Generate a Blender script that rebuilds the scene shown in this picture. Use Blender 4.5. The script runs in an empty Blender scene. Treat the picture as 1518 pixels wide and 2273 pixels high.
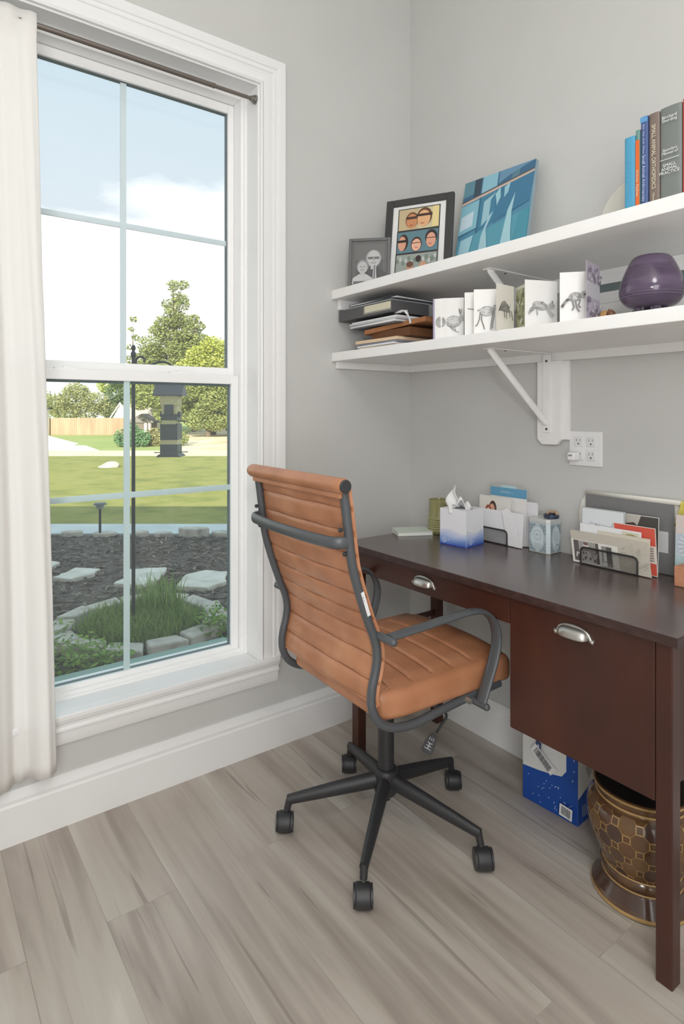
import bpy, math, random
from mathutils import Vector, Matrix
from math import sin, cos, pi, radians

S = bpy.context.scene
COL = S.collection
R = random.Random(7)

# ------------------------------------------------------------ camera, world, sun, lamp, exposure
cam_data = bpy.data.cameras.new('camera')
cam_data.sensor_fit = 'VERTICAL'
cam_data.sensor_height = 36.0
cam_data.lens = 1347.0 / 2273.0 * 36.0
cam_data.shift_y = -(1136.5 - 915.0) / 2273.0
cam_data.clip_start = 0.05
cam_data.clip_end = 400
cam = bpy.data.objects.new('camera', cam_data)
COL.objects.link(cam)
cam.location = (-1.84, -2.0, 1.258)
cam.rotation_euler = (radians(90), 0, radians(-36.2))
S.camera = cam

S.view_settings.view_transform = 'Standard'
S.view_settings.look = 'None'
S.view_settings.gamma = 1.0
S.view_settings.exposure = 0.0
S.view_settings.use_curve_mapping = False
S.cycles.max_bounces = 14
S.cycles.diffuse_bounces = 7
S.cycles.transparent_max_bounces = 24

SKY_STRENGTH = 0.98
SUN_STRENGTH = 8.6
LAMP_POWER = 26.0
REAR_FILL_POWER = 62.0
FLASH_POWER = 17.0

w = bpy.data.worlds.new('sky')
S.world = w
w.use_nodes = True
nt = w.node_tree
nt.nodes.clear()
def wn(t, **k):
    n = nt.nodes.new(t)
    for a, b in k.items(): setattr(n, a, b)
    return n
tc = wn('ShaderNodeTexCoord'); sep = wn('ShaderNodeSeparateXYZ')
nt.links.new(tc.outputs['Generated'], sep.inputs[0])
ramp = wn('ShaderNodeValToRGB')
cr = ramp.color_ramp
cr.elements[0].position = 0.0; cr.elements[0].color = (0.90, 0.94, 0.97, 1)
cr.elements[1].position = 0.60; cr.elements[1].color = (0.54, 0.76, 0.88, 1)
e = cr.elements.new(0.85); e.color = (0.95, 1.2, 1.35, 1)
e = cr.elements.new(0.30); e.color = (0.80, 0.89, 0.97, 1)
e = cr.elements.new(0.42); e.color = (0.72, 0.85, 0.94, 1)
nt.links.new(sep.outputs['Z'], ramp.inputs[0])
mp = wn('ShaderNodeMapping'); mp.inputs['Scale'].default_value = (1.6, 1.6, 4.2)
nt.links.new(tc.outputs['Generated'], mp.inputs[0])
nz = wn('ShaderNodeTexNoise'); nz.inputs['Scale'].default_value = 1.7; nz.inputs['Detail'].default_value = 6
nt.links.new(mp.outputs[0], nz.inputs['Vector'])
low = wn('ShaderNodeMapRange'); low.inputs['From Min'].default_value = 0.48; low.inputs['From Max'].default_value = 0.22
low.inputs['To Min'].default_value = -0.34; low.inputs['To Max'].default_value = 0.34
nt.links.new(sep.outputs['Z'], low.inputs['Value'])
add = wn('ShaderNodeMath', operation='ADD')
nt.links.new(nz.outputs[0], add.inputs[0]); nt.links.new(low.outputs[0], add.inputs[1])
cm = wn('ShaderNodeMapRange'); cm.inputs['From Min'].default_value = 0.56; cm.inputs['From Max'].default_value = 0.70
nt.links.new(add.outputs[0], cm.inputs['Value'])
mix = wn('ShaderNodeMixRGB'); mix.inputs[2].default_value = (1.5, 1.5, 1.5, 1)
nt.links.new(cm.outputs[0], mix.inputs[0]); nt.links.new(ramp.outputs[0], mix.inputs[1])
bg = wn('ShaderNodeBackground'); bg.inputs['Strength'].default_value = SKY_STRENGTH
nt.links.new(mix.outputs[0], bg.inputs['Color'])
wo = wn('ShaderNodeOutputWorld'); nt.links.new(bg.outputs[0], wo.inputs['Surface'])

# view axes of the plot: the lawn, path and road run square to the line from the house corner
FW = Vector((sin(radians(36.2)), cos(radians(36.2)), 0))
RT = Vector((cos(radians(36.2)), -sin(radians(36.2)), 0))
YARD0 = Vector((-1.84, -2.0, 0))
GZ = -0.30
def yard(r, d, z=GZ):
    p = YARD0 + FW * d + RT * r
    return Vector((p.x, p.y, z))

sun_d = bpy.data.lights.new('sun', 'SUN'); sun_d.energy = SUN_STRENGTH; sun_d.angle = radians(0.4)
sun_d.color = (1.0, 0.93, 0.80)
sun = bpy.data.objects.new('sun', sun_d); COL.objects.link(sun)
sd = (FW * cos(radians(26.5)) - Vector((0, 0, 1)) * sin(radians(26.5)))
sun.rotation_euler = sd.to_track_quat('-Z', 'Y').to_euler()

def lamp(name, kind, loc, power, size, col, aim=None, size_y=None):
    d = bpy.data.lights.new(name, kind); d.energy = power; d.color = col
    if kind == 'POINT': d.shadow_soft_size = size
    else:
        d.size = size
        if size_y: d.shape = 'RECTANGLE'; d.size_y = size_y
    o = bpy.data.objects.new(name, d); COL.objects.link(o); o.location = loc
    if aim: o.rotation_euler = (Vector(aim) - Vector(loc)).to_track_quat('-Z', 'Y').to_euler()
    return o
lamp('ceiling_lamp_bulb', 'POINT', (-1.62, -2.25, 2.60), LAMP_POWER, 0.22, (1.0, 0.985, 0.965))
# added soft area fill from behind the camera, with no opening built there
lamp('rear_fill', 'AREA', (-2.55, -3.60, 1.35), REAR_FILL_POWER, 1.7, (0.985, 0.99, 1.0), (-0.9, -0.6, 1.15), 2.1)
# the photographer's flash just above the camera
lamp('camera_flash', 'POINT', (-1.80, -2.04, 1.60), FLASH_POWER, 0.07, (1.0, 0.99, 0.98))

# ------------------------------------------------------------ materials
def lin(c):
    c = c / 255.0
    return c / 12.92 if c <= 0.04045 else ((c + 0.055) / 1.055) ** 2.4
def rgb(r, g, b): return (lin(r), lin(g), lin(b), 1)
MATS = {}
def mat(name, col, rough=0.6, metal=0.0, spec=None, alpha=None):
    if name in MATS: return MATS[name]
    m = bpy.data.materials.new(name); m.use_nodes = True
    b = m.node_tree.nodes['Principled BSDF']
    b.inputs['Base Color'].default_value = rgb(*col)
    b.inputs['Roughness'].default_value = rough
    b.inputs['Metallic'].default_value = metal
    if spec is not None: b.inputs['Specular IOR Level'].default_value = spec
    MATS[name] = m
    return m
def nmat(name, cols, scale=(5, 5, 5), rough=0.6, bump=0.0, detail=4, bscale=None, metal=0.0, dist=0.0, spec=None, rvar=0.0, lo=0.3, hi=0.7, coord='Object'):
    """noise-mixed colours along a ramp, optional bump"""
    m = mat(name, cols[0], rough, metal, spec)
    t = m.node_tree; N = t.nodes; L = t.links; b = N['Principled BSDF']
    tc = N.new('ShaderNodeTexCoord'); mp = N.new('ShaderNodeMapping'); mp.inputs['Scale'].default_value = scale
    L.new(tc.outputs[coord], mp.inputs[0])
    nz = N.new('ShaderNodeTexNoise'); nz.inputs['Scale'].default_value = 1.0; nz.inputs['Detail'].default_value = detail
    nz.inputs['Distortion'].default_value = dist
    L.new(mp.outputs[0], nz.inputs['Vector'])
    rp = N.new('ShaderNodeValToRGB'); cr = rp.color_ramp
    n = len(cols)
    cr.elements[0].position = lo; cr.elements[0].color = rgb(*cols[0])
    cr.elements[1].position = hi; cr.elements[1].color = rgb(*cols[-1])
    for i in range(1, n - 1):
        e = cr.elements.new(lo + (hi - lo) * i / (n - 1)); e.color = rgb(*cols[i])
    L.new(nz.outputs[0], rp.inputs[0]); L.new(rp.outputs[0], b.inputs['Base Color'])
    if rvar:
        mr = N.new('ShaderNodeMapRange'); mr.inputs['To Min'].default_value = rough - rvar; mr.inputs['To Max'].default_value = rough + rvar
        L.new(nz.outputs[0], mr.inputs['Value']); L.new(mr.outputs[0], b.inputs['Roughness'])
    if bump:
        nb = nz
        if bscale:
            mp2 = N.new('ShaderNodeMapping'); mp2.inputs['Scale'].default_value = bscale
            L.new(tc.outputs[coord], mp2.inputs[0])
            nb = N.new('ShaderNodeTexNoise'); nb.inputs['Scale'].default_value = 1.0; nb.inputs['Detail'].default_value = 4
            L.new(mp2.outputs[0], nb.inputs['Vector'])
        bp = N.new('ShaderNodeBump'); bp.inputs['Strength'].default_value = bump; bp.inputs['Distance'].default_value = 0.01
        L.new(nb.outputs[0], bp.inputs['Height']); L.new(bp.outputs[0], b.inputs['Normal'])
    return m
def leafmat(name, cols):
    m = mat(name, cols[0], 0.6)
    t = m.node_tree; N = t.nodes; L = t.links; b = N['Principled BSDF']
    g = N.new('ShaderNodeNewGeometry'); rp = N.new('ShaderNodeValToRGB'); cr = rp.color_ramp
    cr.elements[0].position = 0; cr.elements[0].color = rgb(*cols[0]); cr.elements[1].position = 1; cr.elements[1].color = rgb(*cols[-1])
    for i in range(1, len(cols) - 1):
        e = cr.elements.new(i / (len(cols) - 1)); e.color = rgb(*cols[i])
    L.new(g.outputs['Random Per Island'], rp.inputs[0]); L.new(rp.outputs[0], b.inputs['Base Color'])
    b.inputs['Specular IOR Level'].default_value = 0.15
    tr = N.new('ShaderNodeBsdfTranslucent'); L.new(rp.outputs[0], tr.inputs['Color'])
    mx = N.new('ShaderNodeMixShader'); mx.inputs[0].default_value = 0.3
    L.new(b.outputs[0], mx.inputs[1]); L.new(tr.outputs[0], mx.inputs[2])
    L.new(mx.outputs[0], N['Material Output'].inputs['Surface'])
    return m
def C(*c): return mat('print_%d_%d_%d' % c, c, 0.55)

M_wall = nmat('wall_paint_grey', [(200, 200, 198), (204, 204, 202)], (3, 3, 3), 0.75, 0.03, bscale=(160, 160, 160))
M_ceil = mat('ceiling_white', (240, 240, 236), 0.8)
M_trim = mat('trim_white_paint', (236, 236, 236), 0.38)
M_vinyl = mat('window_vinyl_white', (247, 247, 247), 0.4)
M_grid = mat('window_grid_bluewhite', (226, 234, 238), 0.5)
M_gasket = mat('gasket_grey', (92, 104, 108), 0.6)
M_shelf = nmat('shelf_white_paint', [(238, 237, 236), (243, 243, 242)], (9, 2, 9), 0.45)
M_black = mat('black_powder_coat', (52, 53, 55), 0.42)
M_frame_black = mat('chair_black_metal', (82, 85, 89), 0.36, 0.0)
M_plastic = mat('black_plastic', (48, 48, 50), 0.45)
M_leather = nmat('tan_leather', [(172, 116, 82), (185, 127, 92), (195, 139, 103)], (9, 9, 9), 0.40, 0.10, bscale=(140, 140, 140), rvar=0.05)
M_thread = mat('leather_stitch', (146, 92, 60), 0.6)
M_nickel = mat('brushed_nickel', (205, 203, 198), 0.38, 0.9)
M_rod = mat('rod_bronze_nickel', (128, 120, 114), 0.35, 0.7)
M_desk = nmat('dark_cherry_wood', [(62, 35, 28), (70, 39, 30), (79, 44, 32)], (7, 7, 3), 0.36, 0.02, dist=0.4)
M_desktop = nmat('desk_top_sheen_wood', [(90, 79, 78), (98, 86, 84)], (14, 3, 14), 0.24, 0.015, spec=0.8)  # wall sheen put into the base colour, paler than the edge wood
M_deskedge = nmat('desk_edge_wood', [(56, 38, 36), (66, 46, 43), (84, 64, 60)], (60, 30, 60), 0.4, 0.08, lo=0.35, hi=0.8)
M_curtain = mat('curtain_cloth', (252, 251, 249), 0.85)
def _cur():
    t = M_curtain.node_tree; N = t.nodes; L = t.links
    tr = N.new('ShaderNodeBsdfTranslucent'); tr.inputs['Color'].default_value = rgb(253, 251, 250)
    mx = N.new('ShaderNodeMixShader'); mx.inputs[0].default_value = 0.38
    L.new(N['Principled BSDF'].outputs[0], mx.inputs[1]); L.new(tr.outputs[0], mx.inputs[2])
    L.new(mx.outputs[0], N['Material Output'].inputs['Surface'])
_cur()
def glassmat(name, tint, refl, veil):
    m = bpy.data.materials.new(name); m.use_nodes = True
    t = m.node_tree; N = t.nodes; L = t.links
    N.remove(N['Principled BSDF'])
    a = N.new('ShaderNodeBsdfTransparent'); a.inputs[0].default_value = tint
    g = N.new('ShaderNodeBsdfGlossy'); g.inputs['Roughness'].default_value = 0.02
    lw = N.new('ShaderNodeFresnel'); lw.inputs['IOR'].default_value = 1.45
    mu = N.new('ShaderNodeMath'); mu.operation = 'MULTIPLY'; mu.inputs[1].default_value = refl
    L.new(lw.outputs[0], mu.inputs[0])
    mx = N.new('ShaderNodeMixShader'); L.new(mu.outputs[0], mx.inputs[0])
    L.new(a.outputs[0], mx.inputs[1]); L.new(g.outputs[0], mx.inputs[2])
    df = N.new('ShaderNodeBsdfDiffuse'); df.inputs[0].default_value = (0.78, 0.84, 0.84, 1)
    tl = N.new('ShaderNodeBsdfTranslucent'); tl.inputs[0].default_value = (0.78, 0.84, 0.84, 1)
    ad = N.new('ShaderNodeAddShader'); L.new(df.outputs[0], ad.inputs[0]); L.new(tl.outputs[0], ad.inputs[1])
    m2 = N.new('ShaderNodeMixShader'); m2.inputs[0].default_value = veil  # pale veil over the view, for room reflections and dirty glass
    L.new(mx.outputs[0], m2.inputs[1]); L.new(ad.outputs[0], m2.inputs[2])
    L.new(m2.outputs[0], N['Material Output'].inputs['Surface'])
    return m
M_glass = glassmat('window_glass', (0.95, 0.97, 0.97, 1), 1.0, 0.035)
M_glass_low = glassmat('window_glass_lower', (0.89, 0.955, 0.935, 1), 1.2, 0.042)

# ------------------------------------------------------------ mesh builder
MAT = {}   # thing name -> world matrix
class MB:
    def __init__(s): s.v = []; s.f = []; s.m = []; s.mats = []
    def mi(s, m):
        if m is None: return 0
        if m not in s.mats: s.mats.append(m)
        return s.mats.index(m)
    def add(s, vs, fs, m=None):
        k = len(s.v); i = s.mi(m)
        s.v += [tuple(v) for v in vs]
        for f in fs: s.f.append([a + k for a in f]); s.m.append(i)
    def box(s, x0, x1, y0, y1, z0, z1, m=None):
        if x0 > x1: x0, x1 = x1, x0
        if y0 > y1: y0, y1 = y1, y0
        if z0 > z1: z0, z1 = z1, z0
        vs = [(x, y, z) for x in (x0, x1) for y in (y0, y1) for z in (z0, z1)]
        s.add(vs, [(0, 1, 3, 2), (4, 6, 7, 5), (0, 4, 5, 1), (2, 3, 7, 6), (0, 2, 6, 4), (1, 5, 7, 3)], m)
    def obox(s, O, U, V, W, m=None):
        """box from corner O with edge vectors U V W"""
        O, U, V, W = map(Vector, (O, U, V, W))
        if U.cross(V).dot(W) < 0: U, V = V, U
        vs = [O, O + U, O + U + V, O + V, O + W, O + U + W, O + U + V + W, O + V + W]
        s.add(vs, [(3, 2, 1, 0), (4, 5, 6, 7), (0, 1, 5, 4), (1, 2, 6, 5), (2, 3, 7, 6), (3, 0, 4, 7)], m)
    def tube(s, pts, rad, n=12, m=None, cap=True, flat=1.0, upv=None, closed=False):
        """tube along pts; rad number or list (r) ; flat scales along the 'up' axis"""
        pts = [Vector(p) for p in pts]; N = len(pts)
        if not isinstance(rad, (list, tuple)): rad = [rad] * N
        T = []
        for i in range(N):
            a = pts[max(i - 1, 0)] if not closed else pts[i - 1]
            b = pts[min(i + 1, N - 1)] if not closed else pts[(i + 1) % N]
            T.append((b - a).normalized())
        up = Vector(upv) if upv else (Vector((0, 0, 1)) if abs(T[0].z) < 0.9 else Vector((1, 0, 0)))
        vs = []
        for i in range(N):
            if not upv and i:
                q = T[i - 1].rotation_difference(T[i]); up = q @ up
            sd_ = T[i].cross(up)
            if sd_.length < 1e-5: sd_ = Vector((0, 1, 0))
            sd_.normalize(); u2 = sd_.cross(T[i]).normalized()
            for k in range(n):
                a = 2 * pi * k / n
                vs.append(pts[i] + sd_ * (cos(a) * rad[i]) + u2 * (sin(a) * rad[i] * flat))
        fs = []
        for i in range(N if closed else N - 1):
            j = (i + 1) % N
            for k in range(n):
                k2 = (k + 1) % n
                fs.append((i * n + k, i * n + k2, j * n + k2, j * n + k))
        if cap and not closed:
            fs.append(tuple(range(n - 1, -1, -1))); fs.append(tuple((N - 1) * n + k for k in range(n)))
        s.add(vs, fs, m)
    def cyl(s, a, b, r, n=24, m=None, r2=None): s.tube([a, b], [r, r if r2 is None else r2], n, m)
    def lathe(s, prof, c=(0, 0, 0), n=48, m=None, axis=None):
        """prof list of (r,z) about vertical axis through c"""
        vs = []; fs = []; K = len(prof)
        for (r, z) in prof:
            for k in range(n):
                a = 2 * pi * k / n
                vs.append((c[0] + max(r, 1e-4) * cos(a), c[1] + max(r, 1e-4) * sin(a), c[2] + z))
        for i in range(K - 1):
            for k in range(n):
                k2 = (k + 1) % n
                fs.append((i * n + k, i * n + k2, (i + 1) * n + k2, (i + 1) * n + k))
        fs.append(tuple(range(n - 1, -1, -1))); fs.append(tuple((K - 1) * n + k for k in range(n)))
        s.add(vs, fs, m)
    def sphere(s, c, r, n=12, m=None, sc=(1, 1, 1)):
        vs = []; fs = []
        for i in range(n + 1):
            p = pi * i / n
            for k in range(2 * n):
                a = pi * k / n
                vs.append((c[0] + r * sc[0] * sin(p) * cos(a) + 1e-6 * k, c[1] + r * sc[1] * sin(p) * sin(a), c[2] - r * sc[2] * cos(p)))
        for i in range(n):
            for k in range(2 * n):
                k2 = (k + 1) % (2 * n)
                fs.append((i * 2 * n + k, i * 2 * n + k2, (i + 1) * 2 * n + k2, (i + 1) * 2 * n + k))
        s.add(vs, fs, m)
    def prism(s, poly, O, U, V, W, m=None):
        """2D polygon (u,v) in plane O,U,V extruded along vector W"""
        O, U, V, W = map(Vector, (O, U, V, W)); n = len(poly)
        ar = sum(poly[i][0] * poly[(i + 1) % n][1] - poly[(i + 1) % n][0] * poly[i][1] for i in range(n))
        if (ar > 0) != (U.cross(V).dot(W) > 0): poly = poly[::-1]
        vs = [O + U * a + V * b for a, b in poly] + [O + U * a + V * b + W for a, b in poly]
        fs = [tuple(range(n - 1, -1, -1)), tuple(range(n, 2 * n))]
        for i in range(n):
            j = (i + 1) % n; fs.append((i, j, n + j, n + i))
        s.add(vs, fs, m)
    def sweep(s, prof, path, outs, m=None, close=True):
        """profile (a,b): each path point has (A,B) axis vectors in outs; a along A, b along B"""
        n = len(prof); vs = []; fs = []
        for P, (A, B) in zip(path, outs):
            P = Vector(P); A = Vector(A); B = Vector(B)
            for a, b in prof: vs.append(P + A * a + B * b)
        for i in range(len(path) - 1):
            for k in range(n if close else n - 1):
                k2 = (k + 1) % n
                fs.append((i * n + k, i * n + k2, (i + 1) * n + k2, (i + 1) * n + k))
        if close:
            fs.append(tuple(range(n - 1, -1, -1))); fs.append(tuple((len(path) - 1) * n + k for k in range(n)))
        s.add(vs, fs, m)
    def rbox(s, c, h, r, n=(6, 6, 4), m=None, disp=None):
        """rounded box, centre c, half sizes h, radius r, optional displacement"""
        hx, hy, hz = h; ids = {}
        def vert(p):
            k = tuple(round(q, 6) for q in p)
            if k in ids: return ids[k]
            inner = Vector((max(-hx + r, min(hx - r, p[0])), max(-hy + r, min(hy - r, p[1])), max(-hz + r, min(hz - r, p[2]))))
            d = Vector(p) - inner
            q = inner + (d.normalized() * r if d.length > 1e-9 else d)
            if disp: q = disp(q)
            s.v.append((q.x + c[0], q.y + c[1], q.z + c[2])); ids[k] = len(s.v) - 1
            return ids[k]
        i_ = s.mi(m)
        def ticks(hh, k):
            t = [-hh, -hh + r * 0.3, -hh + r * 0.65, -hh + r] + [(-hh + r) + (2 * hh - 2 * r) * i / k for i in range(1, k)] + [hh - r, hh - r * 0.65, hh - r * 0.3, hh]
            return t
        X, Y, Z = ticks(hx, n[0]), ticks(hy, n[1]), ticks(hz, n[2])
        def face(A, B, f, flip):
            for i in range(len(A) - 1):
                for j in range(len(B) - 1):
                    q = [vert(f(A[i], B[j])), vert(f(A[i + 1], B[j])), vert(f(A[i + 1], B[j + 1])), vert(f(A[i], B[j + 1]))]
                    s.f.append(q[::-1] if flip else q); s.m.append(i_)
        face(X, Y, lambda a, b: (a, b, hz), False); face(X, Y, lambda a, b: (a, b, -hz), True)
        face(X, Z, lambda a, b: (a, -hy, b), False); face(X, Z, lambda a, b: (a, hy, b), True)
        face(Y, Z, lambda a, b: (hx, a, b), False); face(Y, Z, lambda a, b: (-hx, a, b), True)
    def build(s, name, m=None, parent=None, world=False, smooth=None, bevel=None, seg=2, sub=0):
        me = bpy.data.meshes.new(name)
        vs = s.v
        if world and parent is not None:
            I = MAT[parent.name].inverted()
            vs = [tuple(I @ Vector(v)) for v in vs]
        me.from_pydata(vs, [], s.f)
        ms = s.mats if s.mats else [m]
        if s.mats and m is not None and None in s.mats: pass
        for q in ms: me.materials.append(q if q else m)
        if len(ms) > 1: me.polygons.foreach_set('material_index', s.m)
        if smooth:
            me.polygons.foreach_set('use_smooth', [True] * len(me.polygons))
            me.set_sharp_from_angle(angle=radians(smooth))
        me.validate(); me.update()
        o = bpy.data.objects.new(name, me); COL.objects.link(o)
        if parent is not None:
            o.parent = parent; MAT[o.name] = MAT[parent.name]
        else: MAT[o.name] = Matrix.Identity(4)
        if bevel:
            b = o.modifiers.new('bevel', 'BEVEL'); b.width = bevel; b.segments = seg; b.limit_method = 'ANGLE'; b.angle_limit = radians(40)
        if sub:
            b = o.modifiers.new('sub', 'SUBSURF'); b.levels = sub; b.render_levels = sub
        return o
def thing(name, label, cat, loc=(0, 0, 0), rz=0.0, group=None, kind=None):
    o = bpy.data.objects.new(name, None); COL.objects.link(o)
    o.location = loc; o.rotation_euler = (0, 0, rz); o.empty_display_size = 0.05
    MAT[o.name] = Matrix.Translation(loc) @ Matrix.Rotation(rz, 4, 'Z')
    tag(o, label, cat, group, kind); return o
def tag(o, label=None, cat=None, group=None, kind=None):
    if label: o['label'] = label
    if cat: o['category'] = cat
    if group: o['group'] = group
    if kind: o['kind'] = kind
    return o
def struct(o, label=None):
    o['kind'] = 'structure'
    if label: o['label'] = label
    return o

class Art:
    """layers of flat print on a panel: plane O with unit axes U (right), V (up)"""
    def __init__(s, mb, O, U, V, eps=0.00025):
        s.b = mb; s.O = Vector(O); s.U = Vector(U).normalized(); s.V = Vector(V).normalized()
        s.N = s.U.cross(s.V).normalized(); s.k = 1; s.eps = eps
    def poly(s, pts, col):
        o = s.O + s.N * (s.eps * s.k); s.k += 1
        m = col if not isinstance(col, tuple) else C(*col)
        ar = sum(pts[i][0] * pts[(i + 1) % len(pts)][1] - pts[(i + 1) % len(pts)][0] * pts[i][1] for i in range(len(pts)))
        if ar < 0: pts = pts[::-1]
        s.b.add([o + s.U * a + s.V * b for a, b in pts], [tuple(range(len(pts)))], m)
    def rect(s, a, b, c, d, col): s.poly([(a, b), (c, b), (c, d), (a, d)], col)
    def ell(s, cu, cv, ru, rv, col, rot=0, n=24, a0=0, a1=2 * pi):
        P = []
        for i in range(n):
            t = a0 + (a1 - a0) * i / (n if a1 - a0 > 6.28 else n - 1); x = ru * cos(t); y = rv * sin(t)
            P.append((cu + x * cos(rot) - y * sin(rot), cv + x * sin(rot) + y * cos(rot)))
        s.poly(P, col)
    def line(s, pts, wd, col):
        for (a, b) in zip(pts[:-1], pts[1:]):
            dx, dy = b[0] - a[0], b[1] - a[1]; l = math.hypot(dx, dy) or 1
            nx, ny = -dy / l * wd / 2, dx / l * wd / 2
            k = s.k
            s.poly([(a[0] - nx, a[1] - ny), (b[0] - nx, b[1] - ny), (b[0] + nx, b[1] + ny), (a[0] + nx, a[1] + ny)], col)
            s.k = k
        s.k += 1
def lettering(name, txt, size, O, U, V, m, parent, world=True, align='CENTER', sx=1.0, shear=0.0, ext=0.0002, line=1.0):
    cu = bpy.data.curves.new(name, 'FONT'); cu.body = txt; cu.size = size; cu.align_x = align; cu.align_y = 'CENTER'
    cu.shear = shear; cu.extrude = ext; cu.space_line = line; cu.resolution_u = 3
    o = bpy.data.objects.new('tmp', cu); COL.objects.link(o)
    bpy.context.view_layer.update()
    me = bpy.data.meshes.new_from_object(o.evaluated_get(bpy.context.evaluated_depsgraph_get()))
    bpy.data.objects.remove(o); bpy.data.curves.remove(cu)
    U = Vector(U).normalized(); V = Vector(V).normalized(); N = U.cross(V); O = Vector(O) + N * 0.0006
    I = MAT[parent.name].inverted() if world else Matrix.Identity(4)
    for v in me.vertices: v.co = I @ (O + U * (v.co.x * sx) + V * v.co.y + N * v.co.z)
    me.name = name; me.materials.clear(); me.materials.append(m)
    ob = bpy.data.objects.new(name, me); COL.objects.link(ob); ob.parent = parent; MAT[ob.name] = MAT[parent.name]
    return ob
def smooth_path(pts, n=6, closed=False):
    """Catmull-Rom through pts"""
    P = [Vector(p) for p in pts]; out = []
    K = len(P)
    for i in range(K if closed else K - 1):
        if closed: a, b, c, d = P[i - 1], P[i], P[(i + 1) % K], P[(i + 2) % K]
        else: a, b, c, d = P[max(i - 1, 0)], P[i], P[i + 1], P[min(i + 2, K - 1)]
        for j in range(n):
            t = j / n
            out.append(0.5 * ((2 * b) + (c - a) * t + (2 * a - 5 * b + 4 * c - d) * t * t + (3 * b - a - 3 * c + d) * t ** 3))
    if not closed: out.append(P[-1])
    return out
# ============================================================ ROOM SHELL
XL, YB, ZC = -3.4, -3.7, 3.2
OX0, OX1, OZ0, OZ1 = -1.645, -0.765, 0.318, 2.468     # window opening

def floor_mat():
    m = mat('plank_floor', (170, 160, 150), 0.42)
    t = m.node_tree; N = t.nodes; L = t.links; b = N['Principled BSDF']
    def nn(k, **kw):
        n = N.new(k)
        for a, c in kw.items(): setattr(n, a, c)
        return n
    tc = nn('ShaderNodeTexCoord'); sp = nn('ShaderNodeSeparateXYZ'); cb = nn('ShaderNodeCombineXYZ')
    L.new(tc.outputs['Object'], sp.inputs[0])
    L.new(sp.outputs['Y'], cb.inputs['X']); L.new(sp.outputs['X'], cb.inputs['Y'])
    br = nn('ShaderNodeTexBrick', offset=0.37, offset_frequency=2, squash=1.0)
    br.inputs['Scale'].default_value = 1.0; br.inputs['Brick Width'].default_value = 1.22; br.inputs['Row Height'].default_value = 0.178
    br.inputs['Mortar Size'].default_value = 0.0011; br.inputs['Mortar Smooth'].default_value = 0.2; br.inputs['Bias'].default_value = 0.0
    br.inputs['Color1'].default_value = (0, 0, 0, 1); br.inputs['Color2'].default_value = (1, 1, 1, 1); br.inputs['Mortar'].default_value = (0.4, 0.4, 0.4, 1)
    L.new(cb.outputs[0], br.inputs['Vector'])
    # grain coordinates shifted per board so every plank differs
    sh = nn('ShaderNodeVectorMath', operation='MULTIPLY_ADD'); sh.inputs[1].default_value = (7.3, 11.1, 3.0)
    L.new(br.outputs['Color'], sh.inputs[0]); L.new(cb.outputs[0], sh.inputs[2])
    def noise(sc, det, dist=0.0):
        mp = nn('ShaderNodeMapping'); mp.inputs['Scale'].default_value = sc; L.new(sh.outputs[0], mp.inputs[0])
        n = nn('ShaderNodeTexNoise'); n.inputs['Scale'].default_value = 1; n.inputs['Detail'].default_value = det; n.inputs['Distortion'].default_value = dist
        L.new(mp.outputs[0], n.inputs['Vector']); return n
    n1 = noise((0.9, 9, 1), 4, 0.8); n2 = noise((1.6, 34, 1), 4, 0.4); n3 = noise((1.1, 26, 1), 2, 1.4); n4 = noise((2.0, 3.2, 1), 3)
    r1 = nn('ShaderNodeValToRGB'); c = r1.color_ramp
    c.elements[0].position = 0.28; c.elements[0].color = rgb(150, 139, 129)
    c.elements[1].position = 0.74; c.elements[1].color = rgb(207, 200, 191)
    e = c.elements.new(0.42); e.color = rgb(169, 159, 149)
    e = c.elements.new(0.52); e.color = rgb(184, 174, 164)
    e = c.elements.new(0.62); e.color = rgb(189, 182, 172)
    a1 = nn('ShaderNodeMath', operation='MULTIPLY_ADD'); a1.inputs[1].default_value = 0.15
    L.new(br.outputs['Color'], a1.inputs[0]); L.new(n1.outputs[0], a1.inputs[2])
    a2 = nn('ShaderNodeMath', operation='MULTIPLY_ADD'); a2.inputs[1].default_value = 0.28
    L.new(n2.outputs[0], a2.inputs[0]); L.new(a1.outputs[0], a2.inputs[2])
    a3 = nn('ShaderNodeMath', operation='MULTIPLY_ADD'); a3.inputs[1].default_value = 0.26
    L.new(n4.outputs[0], a3.inputs[0]); L.new(a2.outputs[0], a3.inputs[2])
    sb = nn('ShaderNodeMath', operation='SUBTRACT'); sb.inputs[1].default_value = 0.33
    L.new(a3.outputs[0], sb.inputs[0]); L.new(sb.outputs[0], r1.inputs[0])
    # dark grain cracks
    mr = nn('ShaderNodeMapRange'); mr.inputs['From Min'].default_value = 0.655; mr.inputs['From Max'].default_value = 0.72; mr.inputs['To Max'].default_value = 0.5
    L.new(n3.outputs[0], mr.inputs['Value'])
    mx = nn('ShaderNodeMixRGB'); mx.inputs[2].default_value = rgb(122, 110, 100)
    L.new(mr.outputs[0], mx.inputs[0]); L.new(r1.outputs[0], mx.inputs[1])
    mo = nn('ShaderNodeMixRGB'); mo.inputs[2].default_value = rgb(146, 136, 126)
    m7 = nn('ShaderNodeMath', operation='MULTIPLY'); m7.inputs[1].default_value = 0.45
    L.new(br.outputs['Fac'], m7.inputs[0]); L.new(m7.outputs[0], mo.inputs[0]); L.new(mx.outputs[0], mo.inputs[1])
    L.new(mo.outputs[0], b.inputs['Base Color'])
    bp = nn('ShaderNodeBump'); bp.inputs['Strength'].default_value = 0.06; bp.inputs['Distance'].default_value = 0.004
    L.new(n2.outputs[0], bp.inputs['Height']); L.new(bp.outputs[0], b.inputs['Normal'])
    return m
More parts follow.
